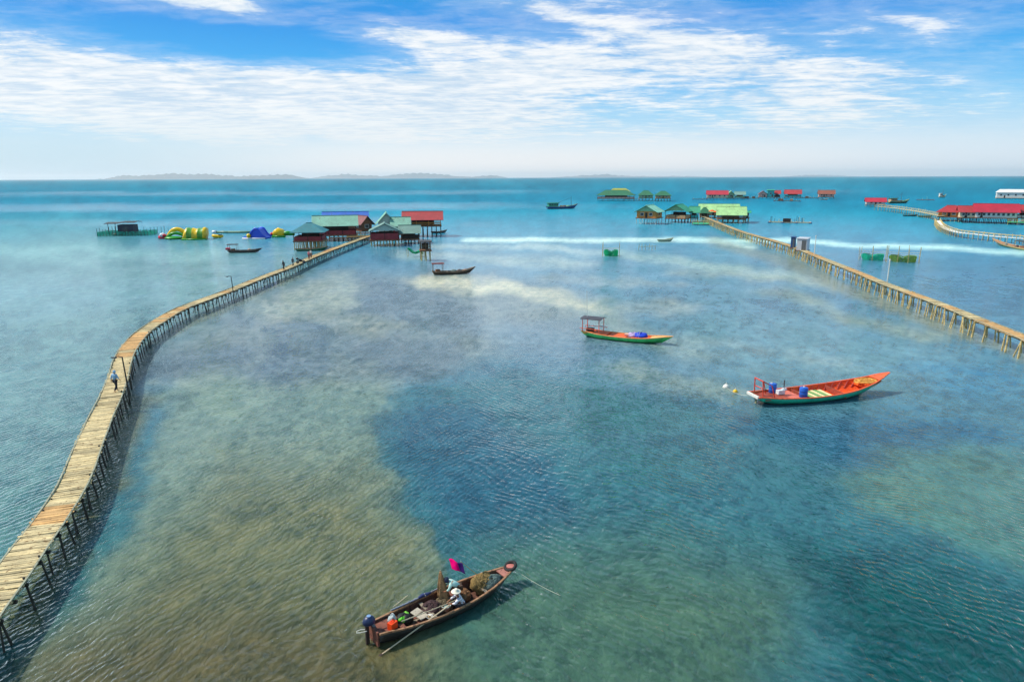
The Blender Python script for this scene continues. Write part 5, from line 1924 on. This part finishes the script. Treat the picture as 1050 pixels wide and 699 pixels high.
grey_wood = paint('grey_wood', srgb(140, 128, 112), .8, .3, 3, .3, srgb(80, 70, 60))
for k in range(9):
    u = .12 + .085 * k
    sec = hull_section(u, L, B, beam, sheer, keel, inset=.07, floor=.04, rake=frake)
    for s in (-1, 1):
        p_ = [(x, y * s, z) for x, y, z in sec[:4]]
        MB().bar(p_[0], p_[1], .05, .05).bar(p_[1], p_[3], .05, .05).build('rib', mats['inner'], FB)
for u, w_, m_ in ((.16, .22, red_wood), (.36, .16, grey_wood), (.56, .16, red_wood), (.74, .14, grey_wood)):
    MB().box((X_(u), 0, sheer(u) - .12), (w_, B * beam(u) * .88, .04)).build('thwart', m_, FB)
for k in range(5):
    MB().box((X_(.27 + .004 * k), -.42 + .17 * k, .10), (L * .22, .13, .03), rz=random.uniform(-.02, .02)).build('floor_board', grey_wood if k % 2 else red_wood, FB)
MB().sheet([[(X_(u), s * beam(u) * B * .42, sheer(u) - .06) for s in (-1, -.5, 0, .5, 1)] for u in (.0, .04, .08, .115)], .04).build('stern_deck', red_wood, FB)
MB().sheet([[(X_(u), s * beam(u) * B * .40, sheer(u) + .02) for s in (-1, -.5, 0, .5, 1)] for u in (.90, .93, .96, .985)], .04).build('bow_deck', paint('pink_worn_deck', srgb(158, 104, 92), .7, .25, 3, .3, srgb(100, 64, 56)), FB)
MB().box((X_(-.004), 0, .38), (.07, B * .50, .62)).build('transom', red_wood, FB)
# old tyre hung round the stem head
ty = MB()
rings = []
for i in range(25):
    a = 2 * math.pi * i / 24
    cx_, cy_ = math.cos(a), math.sin(a)
    rings.append([(X_(.985) + cx_ * (.25 + .085 * math.cos(b)) * .9, cy_ * (.25 + .085 * math.cos(b)), sheer(1) + .09 + .10 * cx_ + .075 * math.sin(b)) for b in [2 * math.pi * k / 8 for k in range(8)]])
ty.loft(rings, True, False).build('tyre_fender', paint('black_rubber', srgb(26, 26, 28), .7, .2), FB, True)
MB().revolve([(.001, 0), (.19, 0), (.19, .05), (.001, .06)], (X_(.985), 0, sheer(1) + .06), 14).build('stem_head', paint('faded_pink_wood', srgb(184, 112, 104), .7, .2), FB)
# outboard motor with its sub-parts
mo = MB().blob((X_(-.02), .12, .98), (.27, .20, .22), 2, .06, 16, 10, flat=-.75).build('outboard_motor', paint('blue_black_cowl', srgb(34, 48, 84), .35, .25, 4), FB, True)
MB().box((X_(-.035), .12, .40), (.14, .09, .95)).box((X_(-.04), .12, -.05), (.34, .20, .03)).build('drive_leg', M['dark_open'], mo)
MB().tube([(X_(.01), .12, .86), (X_(.06), .10, .90), (X_(.11), .08, .88)], [.03, .022, .028], 7).build('tiller', M['dark_open'], mo)
MB().tube([(X_(-.04), .20, .62), (X_(-.065), .27, .64), (X_(-.09), .25, .66), (X_(-.097), .17, .66), (X_(-.08), .10, .65), (X_(-.04), .06, .62)], .017, 6).build('guard_loop', M['white_pole'], mo)
MB().box((X_(.005), .12, .60), (.12, .22, .22)).build('clamp', M['steel'], mo)
MB().revolve([(.001, -.02), (.07, -.02), (.09, .02), (.001, .03)], (X_(-.02), .12, 1.195), 10).build('flywheel_cap', paint('light_blue_cap', srgb(120, 150, 190), .4, .1), mo)

W_ = lambda u, y, z: world_of(FB, (X_(u), y, z))
# gear in the boat: each lifts out on its own
t = thing('fuel_can', 'orange red plastic can by the outboard motor', 'fuel can', W_(.095, -.30, sheer(.1) - .05), FRZ + .3)
MB().box((0, 0, .16), (.34, .24, .30)).build('body', paint('orange_red_plastic', srgb(240, 74, 24), .4, .12), t)
MB().tube([(-.1, 0, .31), (-.06, 0, .37), (.06, 0, .37), (.1, 0, .31)], .02, 6).build('handle', paint('orange_handle', srgb(220, 60, 20), .4, .1), t)
MB().revolve([(.001, 0), (.04, 0), (.04, .05), (.001, .05)], (.12, .06, .31), 8).build('cap', M['dark_open'], t)
t = thing('bag', 'black sack with green stripes behind the motor in the near boat', 'bag', W_(.20, .12, .12), FRZ)
MB().blob((0, 0, .22), (.40, .30, .27), 12, .18, 18, 10).build('sack', paint('black_sack', srgb(28, 32, 30), .6, .3, 4), t, True)
MB().blob((-.14, -.12, .34), (.16, .13, .14), 14, .25, 14, 8).build('green_cloth', paint('bright_green_cloth', srgb(88, 186, 40), .6, .25, 5), t, True)
MB().blob((.18, .10, .36), (.10, .16, .10), 15, .25, 14, 8).build('green_cloth', paint('lime_cloth', srgb(120, 196, 60), .6, .25, 5), t, True)
t = thing('bag', 'grey white plastic sack between the motor and the green striped sack', 'bag', W_(.125, .14, sheer(.13) - .06), FRZ)
MB().blob((0, 0, .14), (.18, .16, .18), 22, .2, 14, 9).build('sack', paint('pale_plastic_sack', srgb(170, 184, 186), .5, .2, 5), t, True)
MB().tube([(.02, 0, .28), (.04, .01, .36)], [.03, .05], 7).build('neck', paint('sack_neck', srgb(190, 200, 200), .5, .2), t)
t = thing('plank_sheet', 'pale grey board leaning across the stern half of the near boat', 'board', W_(.295, -.02, .42), FRZ)
MB().box((0, 0, 0), (.42, .66, .03), rz=.25, rx=.12).build('board', paint('pale_grey_board', srgb(176, 166, 150), .75, .25, 3, .2), t)
MB().box((.0, 0, .025), (.42, .05, .03), rz=.25).build('batten', grey_wood, t)
t = thing('bucket', 'white round tub standing amidships in the near boat', 'tub', at(457.5, 625, .12), 0)
MB().revolve([(.001, .02), (.15, 0), (.20, .22), (.215, .23), (.20, .24), (.19, .22), (.15, .05), (.001, .04)], (0, 0, 0), 18).build('tub', paint('white_tub', srgb(214, 224, 222), .45, .1), t, True)
MB().blob((0, 0, .14), (.17, .17, .09), 2, .12, 14, 8).build('contents', paint('pale_net_ball', srgb(150, 176, 170), .7, .25, 8), t, True)
t = thing('dish', 'small white dish on the floor near the rail of the near boat', 'dish', W_(.335, -.36, .32), 0)
MB().revolve([(.001, 0), (.08, 0), (.15, .06), (.155, .065), (.14, .06), (.075, .015), (.001, .012)], (0, 0, 0), 16).build('bowl', M['white_paint'], t, True)
MB().blob((0, 0, .04), (.07, .07, .035), 3, .15, 10, 6).build('contents', M['tan_wall'], t, True)


def threads(label, centre, size, col, seed, n=60, name='net_heap', mound=True, r=.012, ln=.9):
    """a heap of net: a lumpy core with loose strands lying over it"""
    rs = random.Random(seed)
    t = thing(name, label, 'fishing net', centre, FRZ)
    mcore = paint('net_core_%d' % seed, col, .95, .4, 6, .3, tuple(c * .45 for c in col), .03, 30)
    MB().blob((0, 0, size[2] * .35), size, seed, .24, 30, 16, flat=-.45).build('heap', mcore, t, True)
    st = MB()
    for k in range(n):
        a = rs.uniform(0, 6.28)
        rr = rs.uniform(.1, 1.0)
        pts = []
        a2 = a
        for q in range(9):
            a2 += rs.uniform(-.25, .30)
            rr = min(max(rr + rs.uniform(-.15, .15), .05), 1.06)
            z = size[2] * (.35 + math.sqrt(max(0, 1.08 - rr * rr)) * 1.02)
            pts.append((size[0] * rr * math.cos(a2), size[1] * rr * math.sin(a2), max(z + rs.uniform(-.02, .03), .02)))
        st.tube(pts, r, 4)
    st.build('strands', paint('net_strand_%d' % seed, tuple(min(c * 1.5 + .02, .9) for c in col), .9, .3, 8, island=.4), t)
    return t


threads('straw brown heap of fishing net behind the crew', W_(.775, .16, .20), (.56, .42, .46), srgb(136, 112, 66), 31, 90)
threads('grey teal heap of fishing net in the bow half of the near boat', W_(.825, -.06, .22), (.60, .36, .36), srgb(94, 112, 108), 32, 90)
threads('dark purple brown heap of cloth and net amidships', W_(.40, .18, .06), (.52, .44, .32), srgb(70, 48, 50), 33, 50, 'cloth_heap')
threads('grey brown heap of net left of the white tub', W_(.485, .16, .06), (.40, .40, .30), srgb(104, 92, 70), 34, 60)
t = threads('brown coils of rope and net at the feet of the crew', W_(.615, .20, .10), (.42, .40, .28), srgb(130, 92, 60), 35, 70)
# net hung to dry over a stick
t = thing('hanging_net', 'brown net hung over an upright stick beside the bending fisher', 'net', at(453.5, 619, .10), FRZ)
MB().tube([(0, 0, 0), (-.02, .05, 1.62)], .03, 7).build('stick', grey_wood, t)
fold = []
for i in range(11):
    z = 1.58 - 1.3 * i / 10
    w = .03 + .27 * (i / 10) ** .8
    fold.append([((w * (1 + .35 * math.sin(5 * a + i * .3))) * math.cos(a) * .8 - .02 + .1 * i / 10, (w * (1 + .3 * math.cos(4 * a))) * math.sin(a) + .04, z + .03 * math.sin(3 * a)) for a in [2 * math.pi * k / 20 for k in range(20)]])
MB().loft(fold, True, True).build('net', paint('tan_net', srgb(156, 122, 84), .95, .4, 7, .3, srgb(90, 64, 44), .03, 25), t, True)
# flag
base = W_(.80, .42, .45)
tip = at(472.5, 575.5, 1.75)
t = thing('flag', 'bright pink flag with a dark violet half on a thin pole', 'flag', base, 0)
d = tip - base
MB().tube([(0, 0, 0), d * .5, d * 1.0], [.018, .015, .012], 6).build('pole', M['pale_pile'], t)
u_ = Vector((-.60, .16, .10))
v_ = Vector((.14, -.26, -.34))
for part_, (a0, a1), m_ in (('cloth', (0, .62), cloth('pink_cloth', srgb(240, 20, 130))), ('cloth', (.62, 1.0), cloth('violet_cloth', srgb(70, 40, 110)))):
    g = []
    for j in range(6):
        row = []
        for i in range(7):
            a = a0 + (a1 - a0) * i / 6
            row.append(d * .93 + u_ * (1 - a) + v_ * (j / 5) + Vector((0, .05 * math.sin(a * 8 + j * .5), .03 * math.sin(a * 6))))
        g.append(row)
    MB().sheet(g, .006).build(part_, m_, t, True)
# oar and poles
a, b = at(461, 620, .75), at(392, 670, .02)
t = thing('oar', 'long pale oar laid across the near boat with its blade in the water', 'oar', a, 0)
d = b - a
MB().tube([(0, 0, 0), d * .5, d], .028, 7).build('shaft', paint('pale_oar_wood', srgb(196, 176, 146), .7, .2, 4), t)
e = d.normalized()
sd_ = e.cross(Vector((0, 0, 1))).normalized()
MB().add([tuple(p) for q in (0, .012) for p in (d * .97 + sd_ * .03 + Vector((0, 0, q)), d * 1.0 + e * .25 + sd_ * .09 + Vector((0, 0, q)), d + e * .75 + sd_ * .08 + Vector((0, 0, q - .02)), d + e * .75 - sd_ * .08 + Vector((0, 0, q - .02)), d + e * .25 - sd_ * .09 + Vector((0, 0, q)), d * .97 - sd_ * .03 + Vector((0, 0, q)))],
         [(5, 4, 3, 2, 1, 0), (6, 7, 8, 9, 10, 11), (0, 1, 7, 6), (1, 2, 8, 7), (2, 3, 9, 8), (3, 4, 10, 9), (4, 5, 11, 10), (5, 0, 6, 11)]).build('blade', M['dark_open'], t)


def pole(label, p, q, r, mat, name='bamboo_pole'):
    p, q = Vector(p), Vector(q)
    t = thing(name, label, 'pole', p, 0)
    d = q - p
    mb = MB()
    mb.tube([d * (i / 8) + Vector((0, 0, -.02 * math.sin(math.pi * i / 8))) for i in range(9)], [r * (1 - .03 * i) for i in range(9)], 7)
    mb.build('cane', mat, t)
    k = MB()
    for i in range(1, 8):
        c_ = d * (i / 8)
        k.tube([c_ - d.normalized() * .02, c_ + d.normalized() * .02], r * 1.15, 7)
    k.build('joints', mat, t)
    return t


bamb = paint('bamboo', srgb(190, 178, 150), .6, .2, 5)
pole('thin bamboo pole lying along the middle of the near boat', W_(.16, -.22, .60), W_(.57, -.34, .56), .022, bamb)
pole('wooden spar tied along the far rail of the near boat', W_(.16, beam(.2) * B * .52, .60), W_(.50, beam(.5) * B * .52, .56), .035, paint('blue_grey_spar', srgb(140, 144, 160), .7, .3, 4))
pole('short stick poking out over the far rail near the stern', at(403, 622, .55), at(418, 610, .75), .02, bamb, 'stick')
t = thing('tarp_roll', 'small dark blue rolled cloth lying on the far rail', 'cloth roll', W_(.40, beam(.4) * B * .49, .54), FRZ)
MB().tube([(-.3, 0, .02), (-.1, .02, .04), (.12, -.01, .03), (.32, .02, .01)], [.05, .08, .07, .04], 9).build('roll', paint('dark_blue_cloth', srgb(50, 62, 110), .8, .3, 5), t, True)
MB().tube([(0, -.09, .03), (0, 0, .12), (0, .09, .03)], .012, 5).build('tie', rope_pale, t)
line('anchor_rope', 'pale anchor rope running from the near boat bow into the water', W_(.99, -.1, .72), at(580, 612.5, -.05), .009, .10, rope_pale)

# crew
white_shirt = paint('white_striped_shirt', srgb(222, 220, 224), .8, .10, 5)
m_, n_, o_ = new_mat('white_blue_striped_shirt')
b_ = n_.new('ShaderNodeBsdfPrincipled')
tc_ = n_.new('ShaderNodeTexCoord').outputs['Object']
x_, y_, z_ = n_.sep(tc_)
st_ = n_.math('GREATER_THAN', n_.math('FRACT', z_ * 9.0 + 50.0), .66)
n_.put(b_.inputs['Base Color'], n_.mix(st_ * .75, srgb(226, 224, 228), srgb(120, 124, 160)))
b_.inputs['Roughness'].default_value = .85
n_.link(b_.outputs[0], o_.inputs['Surface'])
straw = paint('pale_straw_hat', srgb(232, 224, 204), .85, .12, 12)
dark_trs = paint('dark_trousers', srgb(40, 42, 52), .85, .2, 4)
person('fisher squatting in a white striped shirt and pale brimmed hat', at(475.5, 626, .08), FRZ + R(66), 'squat', m_, dark_trs, hat=straw, s=1.0)
person('fisher bending over the nets in a pale turquoise shirt and dark cap', at(471.5, 618, .08), FRZ + R(66), 'bend', paint('pale_turquoise_shirt', srgb(176, 214, 206), .85, .12, 5), paint('brown_trousers', srgb(96, 70, 54), .85, .2, 4),
       hood=paint('dark_blue_cap', srgb(34, 44, 70), .8, .2), s=.98)

# ------------------------------------------------------------------ people and a motorbike on the left pier
def on_pier(px, py):
    p = at(px, py, 1.45 + .03)
    return p


person('person walking away along the left pier in a light blue hooded jacket', on_pier(119.4, 401.5), R(-16), 'walk', paint('light_blue_jacket', srgb(140, 180, 212), .8, .12, 5), paint('navy_trousers', srgb(26, 30, 44), .85, .2, 4),
       hood=paint('light_blue_hood', srgb(150, 186, 216), .8, .12, 5))
GP = 'people near the end of the left pier'
person('person in black walking alone on the pier, nearest of the far group', on_pier(291.2, 277), R(140), 'walk', paint('black_shirt', srgb(30, 32, 40), .85, .2), paint('black_trousers', srgb(24, 24, 30), .85, .2), s=1.05, group=GP)
person('person in a dark grey shirt between the walker in black and the motorbike', on_pier(300.5, 273), R(-40), 'walk', paint('dark_grey_shirt', srgb(54, 58, 70), .85, .2), paint('charcoal_trousers', srgb(34, 34, 40), .85, .2), group=GP)
person('person in a pink shirt on the pier beyond the motorbike', on_pier(317, 266), R(-30), 'stand', paint('pink_shirt', srgb(214, 120, 130), .85, .15), paint('dark_red_trousers', srgb(110, 44, 52), .85, .2), s=1.05, group=GP)
person('person in a white shirt standing close behind the one in pink', on_pier(319.2, 264.6), R(150), 'stand', paint('white_shirt', srgb(224, 220, 216), .85, .1), paint('brown_shorts', srgb(120, 84, 70), .85, .2), s=1.05, group=GP)
p = on_pier(308.5, 270.2)
t = thing('motorbike', 'dark motorbike parked across the pier among the far walkers', 'motorbike', p, R(8))
blk = paint('black_paint', srgb(24, 24, 28), .35, .2)
for x in (-.62, .62):
    wh = MB()
    rings = []
    for i in range(21):
        a = 2 * math.pi * i / 20
        rings.append([(x + (.25 + .06 * math.cos(b)) * math.cos(a), .05 * math.sin(b), .31 + (.25 + .06 * math.cos(b)) * math.sin(a)) for b in [2 * math.pi * k / 6 for k in range(6)]])
    w0 = wh.loft(rings, True, False).build('wheel', blk, t, True)
    MB().revolve([(.001, -.05), (.20, -.03), (.20, .03), (.001, .05)], (x, 0, .31), 12, 'Y').build('hub', M['steel'], w0)
MB().blob((0, 0, .55), (.42, .14, .22), 3, .1, 14, 8).build('body', blk, t, True)
MB().blob((-.28, 0, .82), (.42, .15, .09), 4, .06, 14, 8).build('saddle', M['dark_open'], t, True)
MB().tube([(.62, 0, .31), (.45, 0, .9), (.40, 0, 1.05)], .04, 6).build('fork', M['steel'], t)
MB().tube([(.36, -.34, 1.06), (.42, 0, 1.04), (.36, .34, 1.06)], .02, 6).build('handlebar', M['steel'], t)
MB().blob((-.62, 0, .98), (.26, .30, .24), 8, .12, 12, 8).build('rear_box', blk, t, True)

# ------------------------------------------------------------------ far islands and the air
def island(name, pts, dist, seed, depth=900):
    """ridge line given by bearing (photo column) and angular height in photo pixels"""
    k = dist / F
    xs = np.linspace(pts[0][0], pts[-1][0], 90)
    hs = np.interp(xs, [p[0] for p in pts], [p[1] for p in pts])
    hs = np.maximum(hs + (fbm(xs / 9.0, xs * 0 + seed, seed, 4) - .5) * np.minimum(hs, 2.2) * .9, 0.0)
    rows = []
    for f, dd in ((0.0, -depth * .5), (.45, -depth * .28), (.8, -depth * .12), (1.0, 0), (.75, depth * .2), (0, depth * .5)):
        rows.append([((x - PW / 2) * k * (1 + dd / dist), dist + dd + 250 * math.sin(x * .05 + seed), -2 + h * k * f * (1 + .12 * math.sin(x * .9 + f * 7))) for x, h in zip(xs, hs)])
    mb = MB()
    mb.loft(rows, False, False)
    o = mb.build(name, M['island'], None, True)
    o['kind'] = 'structure'
    return o


M['island'] = paint('wooded_island', (0.022, 0.040, 0.040), .9, .35, .004, .3, (0.14, 0.12, 0.08))
island('island_hills', [(104, 0), (110, 1.2), (116, .4), (122, 1.5), (132, 3.2), (146, 3.8), (156, 3.3), (170, 4.2), (186, 5.6), (196, 5.0), (206, 4.5), (222, 4.7), (236, 3.6), (250, 2.8), (264, 3.2), (278, 3.6), (294, 4.4), (304, 4.9), (312, 3.2), (318, 1.2), (330, 0)], 24000, 3)
island('island_hills', [(318, 0), (334, 2.2), (350, 3.4), (362, 4.2), (374, 3.0), (392, 2.4), (410, 3.4), (430, 4.8), (446, 4.4), (460, 3.4), (468, 1.6), (486, 1.0), (504, 2.4), (514, 2.0), (522, 0)], 31000, 5)
island('island_hills', [(560, 0), (584, 1.6), (604, 2.6), (622, 3.2), (640, 1.4), (668, .8), (700, 1.2), (730, 0)], 34000, 8)
island('island_hills', [(790, 0), (806, 1.0), (830, 1.8), (850, 1.2), (880, 0)], 36000, 9)

hm = bpy.data.materials.new('clear_marine_air')
hm.use_nodes = True
ht = hm.node_tree
ht.nodes.clear()
ho = ht.nodes.new('ShaderNodeOutputMaterial')
pv_ = ht.nodes.new('ShaderNodeVolumePrincipled')
pv_.inputs['Color'].default_value = (0.97, 0.985, 1.0, 1)
pv_.inputs['Density'].default_value = 0.00004
pv_.inputs['Anisotropy'].default_value = 0.35
ht.links.new(pv_.outputs[0], ho.inputs['Volume'])
ho_ = MB().box((0, 0, 133), (86000, 86000, 270)).build('haze', hm, None)
ho_['kind'] = 'stuff'
